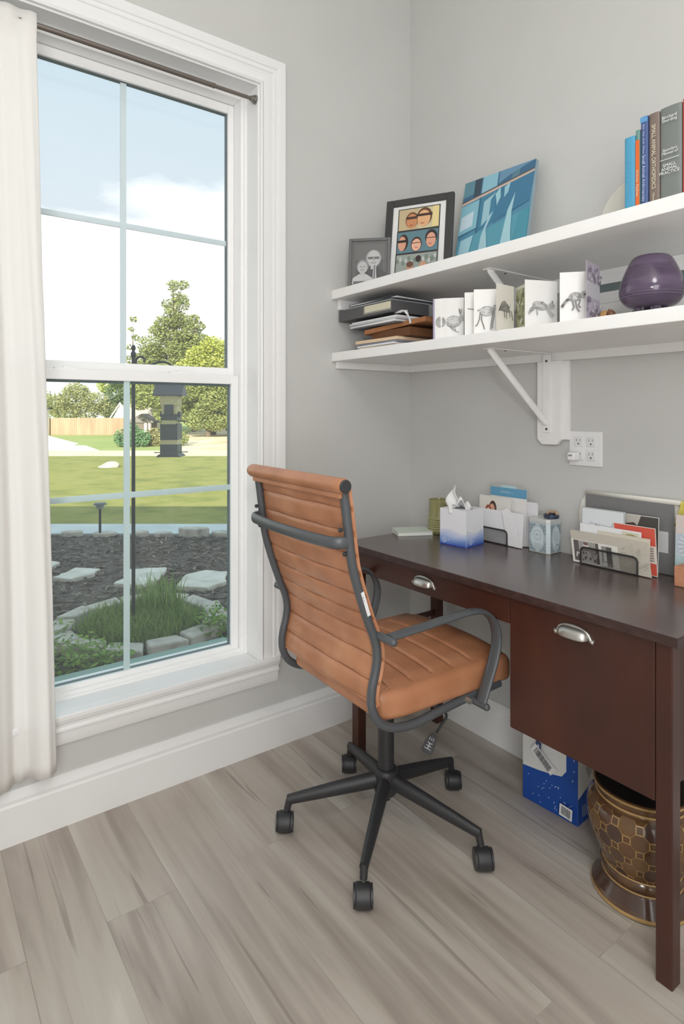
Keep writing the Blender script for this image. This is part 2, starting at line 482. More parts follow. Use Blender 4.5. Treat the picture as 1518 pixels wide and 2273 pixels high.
b = MB(); b.box(XL, 0.12, YB, 0.0, -0.06, 0.0); struct(b.build('floor', floor_mat()), 'grey brown wood plank floor')
b = MB(); b.box(XL - 0.1, 0.12, YB - 0.1, 0.2, ZC, ZC + 0.08); struct(b.build('ceiling', M_ceil))
b = MB()
b.box(XL - 5.5, OX0 - 0.012, 0, 0.2, -0.3, 3.3); b.box(OX1 + 0.012, 0.12, 0, 0.2, -0.3, 3.3)
b.box(OX0 - 0.012, OX1 + 0.012, 0, 0.2, -0.3, OZ0 - 0.001); b.box(OX0 - 0.012, OX1 + 0.012, 0, 0.2, OZ1 + 0.012, 3.3)
struct(b.build('wall_left', M_wall), 'light grey wall with the tall window')
b = MB(); b.box(0, 0.12, YB, 0.0, 0, ZC); struct(b.build('wall_right', M_wall), 'light grey wall carrying the two shelves')
b = MB(); b.box(XL - 0.1, XL, YB, 0.0, 0, ZC); struct(b.build('wall_far_left', M_wall))
b = MB(); b.box(XL - 0.1, 0.12, YB - 0.1, YB, 0, ZC); struct(b.build('wall_back', M_wall))
# roof over the house: its ridge throws the shade on the lawn outside
b = MB()
prof = [(2.6, 3.3), (-1.0, 4.95), (-5.0, 3.3), (-5.0, 3.42), (-1.0, 5.1), (2.6, 3.42)]
b.prism(prof, yard(-10, 0, 0), FW, (0, 0, 1), RT * 16)
struct(b.build('roof', mat('roof_shingle', (90, 84, 80), 0.9)))

BB = [(0, 0), (0.016, 0), (0.016, 0.112), (0.012, 0.118), (0.012, 0.124), (0.013, 0.128), (0.010, 0.138), (0.006, 0.146), (0.005, 0.155), (0, 0.155)]
b = MB(); b.sweep(BB, [(XL, 0, 0), (0, 0, 0)], [((0, -1, 0), (0, 0, 1)), ((-1, -1, 0), (0, 0, 1))]); struct(b.build('baseboard_left', M_trim, smooth=30), 'white baseboard under the window')
b = MB(); b.sweep(BB, [(0, 0, 0), (0, YB, 0)], [((-1, -1, 0), (0, 0, 1)), ((-1, 0, 0), (0, 0, 1))]); struct(b.build('baseboard_right', M_trim, smooth=30), 'white baseboard under the desk')

# ------------------------------------------------------------ window
win = thing('window_1', 'tall white double hung window with grids', None, (-1.205, 0.0, OZ0), kind='structure')
W_ = dict(parent=win, world=True)
CP = [(0, 0), (0, 0.014), (0.005, 0.017), (0.010, 0.014), (0.014, 0.010), (0.020, 0.011), (0.044, 0.015), (0.049, 0.014), (0.052, 0.018), (0.058, 0.019), (0.061, 0.015),
      (0.067, 0.015), (0.070, 0.020), (0.078, 0.023), (0.100, 0.023), (0.103, 0.020), (0.103, 0)]
xr, xl, zt, zb = OX1 + 0.008, OX0 - 0.008, OZ1 + 0.006, OZ0 + 0.025
b = MB()
b.sweep(CP, [(xr, 0, zb), (xr, 0, zt), (xl, 0, zt), (xl, 0, zb)],
        [((1, 0, 0), (0, -1, 0)), ((1, 0, 1), (0, -1, 0)), ((-1, 0, 1), (0, -1, 0)), ((-1, 0, 0), (0, -1, 0))])
b.build('window_casing', M_trim, smooth=25, **W_)
b = MB(); b.box(OX0 - 0.09, OX1 + 0.085, -0.030, 0.0, OZ0 + 0.006, OZ0 + 0.025); b.box(OX0, OX1, 0.0, 0.10, OZ0, OZ0 + 0.025)
b.build('window_sill', M_trim, bevel=0.005, seg=3, **W_)
AP = [(0, 0.325), (0.028, 0.325), (0.026, 0.318), (0.020, 0.312), (0.019, 0.304), (0.024, 0.298), (0.024, 0.292), (0.018, 0.288), (0.016, 0.272), (0.013, 0.255), (0.010, 0.248), (0, 0.248)]
b = MB(); b.sweep(AP, [(OX0 - 0.085, 0, 0), (OX1 + 0.080, 0, 0)], [((0, -1, 0), (0, 0, 1))] * 2); b.build('window_apron', M_trim, smooth=25, **W_)
b = MB()
b.box(OX1, OX1 + 0.0119, -0.002, 0.2, OZ0, OZ1 + 0.011); b.box(OX0 - 0.0119, OX0, -0.002, 0.2, OZ0, OZ1 + 0.011); b.box(OX0, OX1, -0.002, 0.2, OZ1, OZ1 + 0.011)
b.build('window_jamb', M_trim, **W_)
def ring(b, x0, x1, z0, z1, wl, wt, wb, y0, y1, m=None):
    b.box(x0, x0 + wl, y0, y1, z0, z1, m); b.box(x1 - wl, x1, y0, y1, z0, z1, m)
    b.box(x0 + wl, x1 - wl, y0, y1, z1 - wt, z1, m); b.box(x0 + wl, x1 - wl, y0, y1, z0, z0 + wb, m)
b = MB(); ring(b, OX0, OX1, OZ0 + 0.02, OZ1, 0.022, 0.022, 0.022, 0.09, 0.195)
ring(b, OX0 + 0.0, OX1 - 0.0, OZ0 + 0.02, OZ1, 0.012, 0.012, 0.012, 0.078, 0.10)
b.build('window_frame', M_vinyl, bevel=0.002, **W_)
fx0, fx1 = OX0 + 0.023, OX1 - 0.023
lo = MB(); ring(lo, fx0, fx1, 0.352, 1.398, 0.030, 0.034, 0.022, 0.107, 0.137); losash = lo.build('lower_sash', M_vinyl, bevel=0.003, **W_)
up = MB(); ring(up, fx0, fx1, 1.384, 2.444, 0.024, 0.034, 0.044, 0.146, 0.176); upsash = up.build('upper_sash', M_vinyl, bevel=0.003, **W_)
g = MB(); ring(g, fx0 + 0.022, fx1 - 0.022, 1.424, 2.414, 0.006, 0.008, 0.004, 0.158, 0.172); g.build('gasket', M_gasket, parent=upsash, world=True)
g = MB(); ring(g, fx0 + 0.028, fx1 - 0.028, 0.371, 1.368, 0.006, 0.012, 0.005, 0.122, 0.136); g.build('gasket', M_gasket, parent=losash, world=True)
g = MB(); g.add([(fx0 + 0.025, 0.116, 0.365), (fx1 - 0.025, 0.116, 0.365), (fx1 - 0.025, 0.116, 1.372), (fx0 + 0.025, 0.116, 1.372)], [(0, 1, 2, 3)]); g.build('glass_pane', M_glass_low, parent=losash, world=True)
g = MB(); g.add([(fx0 + 0.02, 0.156, 1.42), (fx1 - 0.02, 0.156, 1.42), (fx1 - 0.02, 0.156, 2.42), (fx0 + 0.02, 0.156, 2.42)], [(0, 1, 2, 3)]); g.build('glass_pane', M_glass, parent=upsash, world=True)
cx = (fx0 + fx1) / 2
g = MB(); g.box(cx - 0.010, cx + 0.010, 0.118, 0.124, 0.37, 1.37); g.box(fx0 + 0.025, fx1 - 0.025, 0.1185, 0.1235, 0.963, 0.983); g.build('window_grid', M_grid, parent=losash, world=True)
g = MB(); g.box(cx - 0.010, cx + 0.010, 0.158, 0.164, 1.42, 2.42); g.box(fx0 + 0.02, fx1 - 0.02, 0.1585, 0.1635, 1.900, 1.919); g.build('window_grid', M_grid, parent=upsash, world=True)
for x in (-1.02, -1.40):
    g = MB(); g.box(x - 0.035, x + 0.035, 0.110, 0.136, 1.398, 1.404); g.box(x - 0.008, x + 0.012, 0.112, 0.124, 1.404, 1.409, M_gasket); g.mats[0] = M_vinyl
    g.build('sash_lock', M_vinyl, parent=losash, world=True)

b = MB(); b.prism([(0.2, 0.270), (0.415, 0.270), (0.415, 0.288), (0.2, 0.312)], (OX0 - 0.06, 0, 0), (0, 1, 0), (0, 0, 1), (OX1 - OX0 + 0.12, 0, 0)); b.build('outer_ledge', mat('ledge_grey_green', (128, 158, 150), 0.7), **W_)

# ------------------------------------------------------------ curtain rod and curtain
rod = thing('curtain_rod', 'thin bronze tension rod across the top of the window', 'curtain rod', (OX1, 0.012, 2.42))
b = MB(); b.cyl((OX0, 0.012, 2.42), (-0.93, 0.012, 2.42), 0.0085, 16); b.build('outer_tube', M_rod, rod, True, smooth=40)
b = MB(); b.cyl((-0.94, 0.012, 2.42), (-0.775, 0.012, 2.42), 0.0068, 16); b.build('inner_tube', M_rod, rod, True, smooth=40)
b = MB()
b.cyl((-0.930, 0.012, 2.42), (-0.934, 0.012, 2.42), 0.0093, 16)
b.build('collar', M_rod, rod, True, smooth=40)
b = MB(); b.cyl((-0.787, 0.012, 2.42), (-0.779, 0.012, 2.42), 0.010, 20); b.cyl((-0.779, 0.012, 2.42), (-0.772, 0.012, 2.42), 0.013, 20); b.cyl((-0.772, 0.012, 2.42), (-0.7652, 0.012, 2.42), 0.0165, 20)
b.build('end_cap', mat('cap_nickel', (150, 148, 142), 0.3, 0.9), rod, True, smooth=40)

def curtain():
    b = MB(); nu, nv = 150, 60; vs = []
    for j in range(nv + 1):
        v = j / nv                       # 0 top, 1 bottom
        z = 2.448 - v * (2.448 - 0.195)
        # the hanging panel leans off the sill: further into the room below
        yb = 0.012 - 0.075 * min(1, max(0, (v - 0.02) / 0.75)) ** 0.9
        xr = -1.505 + 0.010 * min(1, v / 0.4) + 0.030 * max(0, v - 0.35) / 0.65
        for i in range(nu + 1):
            u = i / nu
            x = xr - u * 0.33
            amp = 0.009 + 0.027 * v ** 0.8
            ph = 2 * pi * (u * 2.1) + 0.9 * sin(2.0 * v + 3 * u) + 0.5 * v
            f = sin(ph) * 0.8 + 0.28 * sin(2 * ph + 1.1 + v) + 0.08 * sin(5.3 * ph + 4 * v)
            y = yb - amp * f * (0.35 + 0.65 * min(1, u / 0.05))
            # deep folds near the edge for the pocket seen low down
            pk = math.exp(-((u - 0.17) / 0.045) ** 2) * v ** 1.5 * 0.030
            y += pk
            if v < 0.03:
                y = 0.012 - 0.012 - 0.004 * sin(ph * 2.2)
            zz = z + 0.010 * v * sin(ph * 0.7 + 1)
            vs.append((x + 0.006 * cos(ph) * v, y, zz))
    fs = []
    for j in range(nv):
        for i in range(nu):
            a = j * (nu + 1) + i
            fs.append((a, a + 1, a + nu + 2, a + nu + 1))
    b.add(vs, fs)
    o = b.build('curtain', M_curtain, smooth=80)
    sd = o.modifiers.new('thick', 'SOLIDIFY'); sd.thickness = 0.0016
    tag(o, 'sheer off white curtain panel bunched at the left of the window', 'curtain')
curtain()

# ------------------------------------------------------------ ceiling lamp
cl = thing('ceiling_lamp', 'round white ceiling lamp above the room centre', 'lamp', (-1.62, -2.25, ZC))
b = MB(); b.lathe([(0.09, 0), (0.09, -0.02), (0.02, -0.035), (0.012, -0.04), (0.012, -0.48), (0.03, -0.485), (0.03, -0.50)], (-1.62, -2.25, ZC), 32); b.build('canopy', M_trim, cl, True, smooth=40)
# ============================================================ DESK
DZ = 0.78
desk = thing('desk', 'dark cherry wood writing desk with drawer and file cabinet', 'desk', (-0.26, -0.785, 0))
D_ = dict(parent=desk, world=True)
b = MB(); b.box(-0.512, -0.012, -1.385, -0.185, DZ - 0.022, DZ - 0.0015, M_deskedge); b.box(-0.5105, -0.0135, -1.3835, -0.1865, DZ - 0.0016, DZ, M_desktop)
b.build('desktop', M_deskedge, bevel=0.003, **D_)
for (x0, y0) in ((-0.486, -1.362), (-0.486, -0.250), (-0.085, -0.250), (-0.085, -1.362)):
    b = MB(); b.box(x0, x0 + 0.037, y0, y0 + 0.037, 0, DZ - 0.022)
    b.build('leg', M_desk, bevel=0.0025, **D_)
b = MB(); b.box(-0.08, -0.06, -0.928, -0.213, 0.66, DZ - 0.022); b.build('back_rail', M_desk, **D_)
b = MB(); b.box(-0.449, -0.085, -0.240, -0.222, 0.672, DZ - 0.022); b.build('side_apron', M_desk, **D_)
b = MB(); b.box(-0.449, -0.085, -0.239, -0.224, 0.435, 0.455); b.build('side_stretcher', M_desk, bevel=0.002, **D_)
def cup_pull(parent, y0, y1, zc, x=-0.486):
    """half-round bin pull with flange and ears"""
    b = MB(); yc = (y0 + y1) / 2; hw = (y1 - y0) / 2; n = 14; L = 16; vs = []; fs = []
    for i in range(L + 1):
        t = -1 + 2 * i / L
        pr = (1 - abs(t) ** 3.2) ** 0.5 if abs(t) < 1 else 0.0
        dep = 0.004 + 0.021 * pr; hh = 0.006 + 0.015 * pr
        for k in range(n + 1):
            a = radians(100) * k / n
            vs.append((x - dep * sin(a), yc + t * hw * 0.80, zc + 0.010 - 0.02 + hh * cos(a) * 1.1 + 0.004))
    for i in range(L):
        for k in range(n):
            a = i * (n + 1) + k; fs.append((a, a + n + 1, a + n + 2, a + 1))
    b.add(vs, fs)
    rim = []
    for i in range(17):
        t = -1 + 2 * i / 16; rim.append((x - 0.002, yc + t * hw * 0.86, zc - 0.008 + 0.022 * (1 - t * t) ** 0.5 + 0.003))
    b.tube(rim, 0.0035, 8)
    for s in (-1, 1):
        b.tube([(x, yc + s * hw * 0.84, zc - 0.007), (x, yc + s * hw, zc - 0.010)], [0.005, 0.006], 10, flat=0.8, upv=(1, 0, 0))
        b.sphere((x - 0.003, yc + s * hw * 0.95, zc - 0.009), 0.0045, 6)
    o = b.build('handle', M_nickel, parent, True, smooth=50)
    sd = o.modifiers.new('thick', 'SOLIDIFY'); sd.thickness = 0.0014
b = MB(); b.box(-0.485, -0.466, -0.9265, -0.2515, 0.677, DZ - 0.024); dr = b.build('drawer', M_desk, bevel=0.002, **D_)
o = MB(); o.box(-0.4655, -0.10, -0.90, -0.27, 0.685, DZ - 0.03); o.build('drawer_box', M_desk, dr, True)
cup_pull(dr, -0.645, -0.543, 0.716)
b = MB(); b.box(-0.466, -0.06, -1.3235, -0.928, 0.394, DZ - 0.022); b.build('cabinet', M_desk, bevel=0.002, **D_)
b = MB(); b.box(-0.485, -0.4665, -1.3235, -0.928, 0.394, DZ - 0.026); fd = b.build('file_drawer', M_desk, bevel=0.003, **D_)
cup_pull(fd, -1.178, -1.072, 0.711)

# ============================================================ SHELVES
SX = -0.43
ush = thing('wall_shelf', 'upper long white wall shelf holding pictures and books', 'shelf', (-0.2, -0.9, 1.712))
b = MB(); b.box(SX, -0.001, -1.95, -0.002, 1.712, 1.748); b.build('board', M_shelf, ush, True, bevel=0.002)
b = MB(); b.box(-0.020, -0.001, -1.95, -0.001, 1.664, 1.712); b.build('back_cleat', M_shelf, ush, True, bevel=0.001)
b = MB(); b.box(-0.40, -0.021, -0.020, -0.001, 1.672, 1.712); b.build('side_cleat', M_shelf, ush, True, bevel=0.002)
lsh = thing('wall_shelf', 'lower long white wall shelf holding cards and a purple vase', 'shelf', (-0.2, -0.9, 1.462))
b = MB(); b.box(SX, -0.001, -1.95, -0.002, 1.462, 1.497); b.build('board', M_shelf, lsh, True, bevel=0.002)
b = MB(); b.box(-0.020, -0.001, -1.95, -0.001, 1.434, 1.462); b.build('back_cleat', M_shelf, lsh, True, bevel=0.001)
b = MB(); b.box(-0.41, -0.021, -0.020, -0.001, 1.434, 1.462); b.build('side_cleat', M_shelf, lsh, True, bevel=0.002)
M_hole = mat('screw_dark', (70, 70, 70), 0.5)
def make_bracket(zt, label, plate):
    t = thing('shelf_bracket', label, 'bracket', (-0.03, -0.735, zt - 0.3))
    yc = -0.728; hw = 0.016; xw = -0.032 if plate else -0.021
    b = MB(); b.box(-0.345, xw, yc - hw, yc + hw, zt - 0.0045, zt - 0.0005); b.build('top_arm', M_shelf, t, True, bevel=0.0012)
    b = MB(); b.box(xw - 0.004, xw, yc - hw, yc + hw, zt - 0.275, zt - 0.005); b.build('wall_arm', M_shelf, t, True, bevel=0.0012)
    pts = [(-0.318, yc, zt - 0.006), (-0.312, yc, zt - 0.020), (xw - 0.035, yc, zt - 0.218), (xw - 0.006, yc, zt - 0.236)]
    b = MB(); b.tube(smooth_path(pts, 5), 0.013, 12, flat=0.55, upv=(0, 1, 0)); b.tube(smooth_path(pts, 5), 0.005, 8); b.build('strut', M_shelf, t, True, smooth=50)
    for (x, z) in ((-0.335, zt - 0.0045), (-0.255, zt - 0.0045)):
        b = MB(); b.cyl((x, yc, z), (x, yc, z - 0.002), 0.004, 12); b.build('screw', M_hole, t, True)
    for z in (zt - 0.028, zt - 0.262):
        b = MB(); b.cyl((xw - 0.004, yc, z), (xw - 0.0055, yc, z), 0.0042, 12); b.build('screw', M_hole, t, True)
    if plate:
        ch = 0.018
        a = MB(); y0, y1, z0, z1 = -0.781, -0.687, 1.147, 1.4335
        a.prism([(y0, z1), (y0, z0 + ch), (y0 + ch, z0), (y1 - ch, z0), (y1, z0 + ch), (y1, z1)], (-0.0165, 0, 0), (0, 1, 0), (0, 0, 1), (-0.0150, 0, 0))
        a.build('backing_board', M_shelf, t, True, bevel=0.0015)
        a = MB(); a.box(-0.0160, -0.0008, -0.800, -0.700, z0 + ch, z1); a.build('rear_board', M_shelf, t, True, bevel=0.0015)
make_bracket(1.712, 'white metal bracket under the upper shelf, behind the cards', False)
make_bracket(1.462, 'white metal bracket on a chamfered board under the lower shelf', True)

# ============================================================ OUTLET
op = thing('outlet_plate', 'white four socket wall plate under the shelves', 'outlet', (-0.004, -0.8555, 1.137))
b = MB(); b.rbox((-0.0035, -0.8555, 1.137), (0.0034, 0.0595, 0.0575), 0.003, (2, 6, 6)); b.build('cover_plate', M_trim, op, True, smooth=40)
M_sock = mat('socket_white', (228, 229, 230), 0.45)
for y in (-0.833, -0.878):
    for z in (1.160, 1.115):
        b = MB(); b.rbox((-0.0075, y, z), (0.0022, 0.0165, 0.0165), 0.002, (2, 3, 3))
        b.mats = [M_sock]; so = b.build('socket', M_sock, op, True, smooth=40)
        b = MB(); a = Art(b, (-0.0098, y, z), (0, -1, 0), (0, 0, 1))
        a.rect(-0.0075, 0.001, -0.0058, 0.010, (95, 95, 96)); a.rect(0.0052, 0.002, 0.0070, 0.009, (95, 95, 96)); a.ell(0, -0.007, 0.0027, 0.003, (70, 70, 72), n=12)
        b.build('slots', None, so, True)
ch = thing('usb_charger', 'small white USB charger plugged into the lower left socket', 'charger', (-0.012, -0.828, 1.112))
b = MB(); b.rbox((-0.030, -0.828, 1.112), (0.0185, 0.013, 0.0135), 0.005, (3, 3, 3)); b.build('body', M_trim, ch, True, smooth=50)
b = MB(); a = Art(b, (-0.0486, -0.828, 1.112), (0, -1, 0), (0, 0, 1)); a.rect(-0.0065, 0.001, 0.0065, 0.006, (110, 110, 112)); a.rect(-0.0035, 0.0025, 0.0035, 0.0042, (200, 200, 200)); b.build('usb_port', None, ch, True)

# ============================================================ OFFICE CHAIR
chair = thing('office_chair', 'tan leather swivel chair with black metal frame at the desk', 'chair', (-0.645, -0.593, 0), radians(-2.0))
K_ = dict(parent=chair)
PROF = [(-.318, 1.085), (-.309, 1.03), (-.303, .985), (-.296, .93), (-.287, .875), (-.264, .80), (-.240, .735), (-.219, .684), (-.2125, .645), (-.217, .608), (-.226, .575), (-.231, .54),
        (-.226, .508), (-.206, .475), (-.172, .452), (-.13, .441), (-.08, .438), (0, .446), (.108, .455), (.238, .463)]
SP = [(p.x, p.z) for p in smooth_path([(a, 0, c) for a, c in PROF], 5)]
HWF = 0.2325
for s in (1, -1):
    b = MB(); b.tube([(a, s * HWF, z) for a, z in SP], 0.0115, 12, flat=1.0); fr = b.build('side_frame', M_frame_black, smooth=60, **K_)
    for (x_, z_) in ((-.317, .972), (-.305, .912)):
        b = MB(); b.sphere((x_ - 0.004, s * HWF - s * 0.004, z_), 0.006, 6); b.build('bolt', M_black, fr)
bar = smooth_path([(-.303, HWF + .002, .941), (-.325, HWF - .004, .941), (-.340, HWF - .03, .941), (-.350, .10, .941), (-.352, 0, .941), (-.350, -.10, .941), (-.340, -HWF + .03, .941), (-.325, -HWF + .004, .941), (-.303, -HWF - .002, .941)], 5)
b = MB(); b.tube(bar, 0.008, 12, flat=1.9, upv=(0, 0, 1)); b.build('back_crossbar', M_frame_black, smooth=60, **K_)
for x_ in (0.02, 0.17):
    zz = 0.445 if x_ < 0.1 else 0.455
    b = MB(); b.tube([(x_, HWF, zz), (x_, -HWF, zz)], 0.010, 10); b.build('seat_crossbar', M_frame_black, smooth=60, **K_)
# backrest: padded leather sheet with horizontal channels, wrapped in front of the side tubes
def backrest():
    seg = [(a, z) for a, z in SP if 0.517 <= z <= 1.078 and a < -0.19]
    # arc length resample
    L = [0]
    for p, q in zip(seg[:-1], seg[1:]): L.append(L[-1] + math.hypot(q[0] - p[0], q[1] - p[1]))
    T = L[-1]; nch = 10; per = 12; nv = nch * per; nu = 28
    def at(t):
        for i in range(len(L) - 1):
            if L[i + 1] >= t:
                f = (t - L[i]) / max(L[i + 1] - L[i], 1e-9)
                a = seg[i]; c = seg[i + 1]
                d = Vector((c[0] - a[0], c[1] - a[1])).normalized()
                return a[0] + (c[0] - a[0]) * f, a[1] + (c[1] - a[1]) * f, d
        a = seg[-1]; return a[0], a[1], Vector((0, -1))
    rows = []
    for j in range(nv + 1):
        x, z, d = at(T * j / nv * 0.9999)
        n = Vector((-d.y, d.x));  n = n if n.x > 0 else -n      # towards the sitter
        f = (j % per) / per
        fd = min(f, 1 - f); puff = 1 - math.exp(-(fd / 0.085) ** 1.3)
        r = []
        for side in (0, 1):
            for i in range(nu + 1):
                u = -1 + 2 * i / nu
                e = 1 - abs(u) ** 8
                y = u * 0.243
                hollow = 0.008 * (1 - u * u)          # sags a little backwards
                wr = 0.0016 * sin(9 * u + 2.3 * (j // per) + 0.21 * j) * e
                off = 0.0145 - hollow
                if side == 0: off += (-0.0035 - 0.0062 * puff * e + wr)
                else: off += (0.004 + 0.0065 * puff * e + wr)
                if abs(u) > 0.999: off = 0.0145 + (-0.002 if side == 0 else 0.002)
                r.append((x + n.x * off, y, z + n.y * off))
        rows.append(r)
    b = MB(); W = 2 * (nu + 1)
    vs = [p for r in rows for p in r]; fs = []
    for j in range(nv):
        for i in range(nu):
            a = j * W + i; fs.append((a, a + W, a + W + 1, a + 1))
            c = j * W + nu + 1 + i; fs.append((c, c + 1, c + W + 1, c + W))
        a = j * W; fs.append((a, a + nu + 1, a + W + nu + 1, a + W))
        a = j * W + nu; fs.append((a, a + W, a + W + nu + 1, a + nu + 1))
    for j in (0, nv):
        for i in range(nu):
            a = j * W + i; q = (a, a + 1, a + nu + 2, a + nu + 1); fs.append(q if j == 0 else q[::-1])
    b.add(vs, fs)
    o = b.build('backrest', M_leather, smooth=75, **K_)
    h = MB(); x_, z_, d_ = at(T * .9998); h.tube([(x_ + .012, -0.240, z_ + .003), (x_ + .008, -0.12, z_ + .002), (x_ + .006, 0, z_ + .001), (x_ + .008, 0.12, z_ + .002), (x_ + .012, 0.240, z_ + .003)], 0.0062, 10); h.build('hem', M_leather, o, smooth=60)
    for k in range(1, nch):
        r = rows[k * per]; h = MB()
        h.tube([Vector(p) + Vector((-.0006, 0, 0)) for p in r[1:nu]], 0.0011, 6); h.build('stitching', M_thread, o, smooth=60)
    return o
backrest()
hr = MB(); n = 18; xs = [-0.252, -0.249, -0.244] + [-0.244 + 0.488 * i / 12 for i in range(1, 12)] + [0.244, 0.249, 0.252]
hr.tube([(-.324, y, 1.080) for y in xs], [0.0165, 0.0185, 0.0195] + [0.0198] * 11 + [0.0195, 0.0185, 0.0165], 20)
hro = hr.build('head_roll', M_leather, smooth=50, **K_)
b = MB(); b.obox((-.330, -0.238, 1.048), (0.014, 0, 0.003), (0, 0.476, 0), (0.0, 0, 0.020)); b.build('flap', M_leather, hro, bevel=0.003)
for s in (-1, 1):
    b = MB(); b.tube([(-.324, s * 0.2515, 1.080), (-.324, s * 0.2555, 1.080), (-.324, s * 0.2575, 1.080)], [0.0165, 0.0165, 0.0145], 20); b.build('end_cap', M_black, hro, smooth=40)
# seat cushion with seams
SEAM = [-0.145, -0.071, 0.003, 0.077, 0.151]
def seat_disp(p):
    q = p.copy()
    if p.x < -0.14: q.y *= 1 - 0.10 * ((-0.14 - p.x) / 0.104) ** 2
    if p.z > 0.008:
        t = max(0, 1 - (abs(p.y) / 0.245) ** 2.6)
        q.z += 0.024 * t + 0.006 * min(1, max(0, (p.x - 0.03 + 0.24) / 0.3))
        if abs(p.y) < 0.200:
            for s in SEAM:
                q.z -= 0.0060 * math.exp(-(((p.x + 0.047) - s) / 0.0055) ** 2)
        if abs(abs(p.y) - 0.203) < 0.012 and abs(p.x) < 0.235: q.z -= 0.0025
    if p.x > 0.2: q.z -= 0.010 * ((p.x - 0.2) / 0.055) ** 2 if p.z > 0 else 0
    return q
b = MB(); b.rbox((0.047, 0, 0.494), (0.244, 0.238, 0.034), 0.020, (120, 26, 3), disp=seat_disp)
seat = b.build('seat', M_leather, smooth=60, **K_)
b = MB(); b.box(-0.11, 0.25, -0.19, 0.19, 0.455, 0.466); b.build('seat_base', M_black, **K_)
st = MB(); st.tube([(-0.192, -0.2115, 0.470), (-0.196, -0.212, 0.50), (-0.184, -0.209, 0.530), (-0.15, -0.206, 0.540)], 0.0017, 6); st.build('piping', M_leather, seat, smooth=60)
for s_ in SEAM:
    st = MB(); st.tube([(s_, y, 0.494 + seat_disp(Vector((s_ - .047, y, .034))).z + .0007) for y in [-.198 + .396 * k / 16 for k in range(17)]], 0.0011, 6); st.build('stitching', M_thread, seat, smooth=60)
# arms
for s in (1, -1):
    y = s * 0.276
    pts = smooth_path([(-.208, y, .702), (-.10, y, .707), (0, y, .712), (.075, y, .7135), (.125, y, .704), (.160, y, .677), (.177, y, .640), (.178, y, .605), (.165, y, .560), (.140, y, .505), (.117, y, .456)], 5)
    b = MB(); b.tube(pts, 0.0185, 14, flat=0.42)
    arm = b.build('arm', M_frame_black, smooth=60, **K_)
    c = MB(); c.cyl((-.213, s * 0.236, .698), (-.213, s * 0.298, .698), 0.0105, 16); c.sphere((-.213, s * 0.298, .698), 0.0105, 8); c.build('peg', M_frame_black, arm, smooth=50)
    c = MB(); c.cyl((.116, s * 0.236, .450), (.116, s * 0.296, .450), 0.0095, 16); c.sphere((.116, s * 0.296, .450), 0.0098, 8); c.build('peg', M_frame_black, arm, smooth=50)
    c = MB(); c.cyl((.096, s * 0.236, .455), (.096, s * 0.256, .455), 0.008, 8); c.build('bolt', M_nickel, arm, smooth=30)
# maker's tag on the near tube
b = MB(); a = (-.272, -HWF - 0.0122, .815); d = Vector((.021, 0, -.062)); 
b.obox((a[0], a[1], a[2]), d, (0.009, 0, 0.003), (0, -0.0006, 0)); tg = b.build('care_tag', mat('tag_white', (232, 232, 234), 0.6), **K_)
b = MB(); A = Art(b, (a[0] + .004, a[1] - 0.0007, a[2] - .012), (1, 0, 0), (0, 0, 1)); A.rect(0.002, -0.004, 0.0035, 0.002, (120, 120, 130)); A.rect(0.005, -0.012, 0.0062, -0.006, (150, 150, 160)); b.build('tag_print', None, tg)
# column, hub, legs, casters
b = MB(); b.lathe([(0.0245, 0.180), (0.0245, 0.425), (0.0225, 0.430)], n=28); b.build('gas_column', M_plastic, smooth=40, **K_)
b = MB(); b.lathe([(0.055, 0.418), (0.06, 0.424), (0.06, 0.438), (0.05, 0.446)], n=28); b.box(-0.09, 0.09, -0.06, 0.06, 0.432, 0.452); b.build('tilt_mechanism', M_black, smooth=40, **K_)
b = MB(); b.lathe([(0.012, 0.085), (0.012, 0.10), (0.029, 0.104), (0.0345, 0.112), (0.0365, 0.165), (0.036, 0.176), (0.032, 0.182), (0.0255, 0.184)], n=36); b.build('hub', M_plastic, smooth=40, **K_)
cax = Matrix.Rotation(radians(2), 3, 'Z') @ Vector((0.80, -0.60, 0))      # every wheel axle points the same way
cfw = Vector((-cax.y, cax.x, 0))
def caster_mesh(c):
    b = MB(); c = Vector(c)
    # hood: wide shell over the wheels
    n = 26; vs = []; fs = []
    for i, (t, rr) in enumerate(((-0.020, 0.0262), (-0.0165, 0.0295), (0.0, 0.0302), (0.0165, 0.0295), (0.020, 0.0262))):
        for k in range(n):
            a = 2 * pi * k / n; vs.append(c + cax * t + cfw * (cos(a) * rr) + Vector((0, 0, sin(a) * rr)))
    for i in range(4):
        for k in range(n):
            k2 = (k + 1) % n; fs.append((i * n + k, i * n + k2, (i + 1) * n + k2, (i + 1) * n + k))
    fs.append(tuple(range(n - 1, -1, -1))); fs.append(tuple(4 * n + k for k in range(n)))
    b.add(vs, fs)
    b.cyl(c + cax * 0.0198, c + cax * 0.0250, 0.0272, 26)
    b.cyl(c + cax * 0.0250, c + cax * 0.0260, 0.016, 18)
    b.cyl(c - cax * 0.0198, c - cax * 0.0250, 0.0272, 26)
    return b
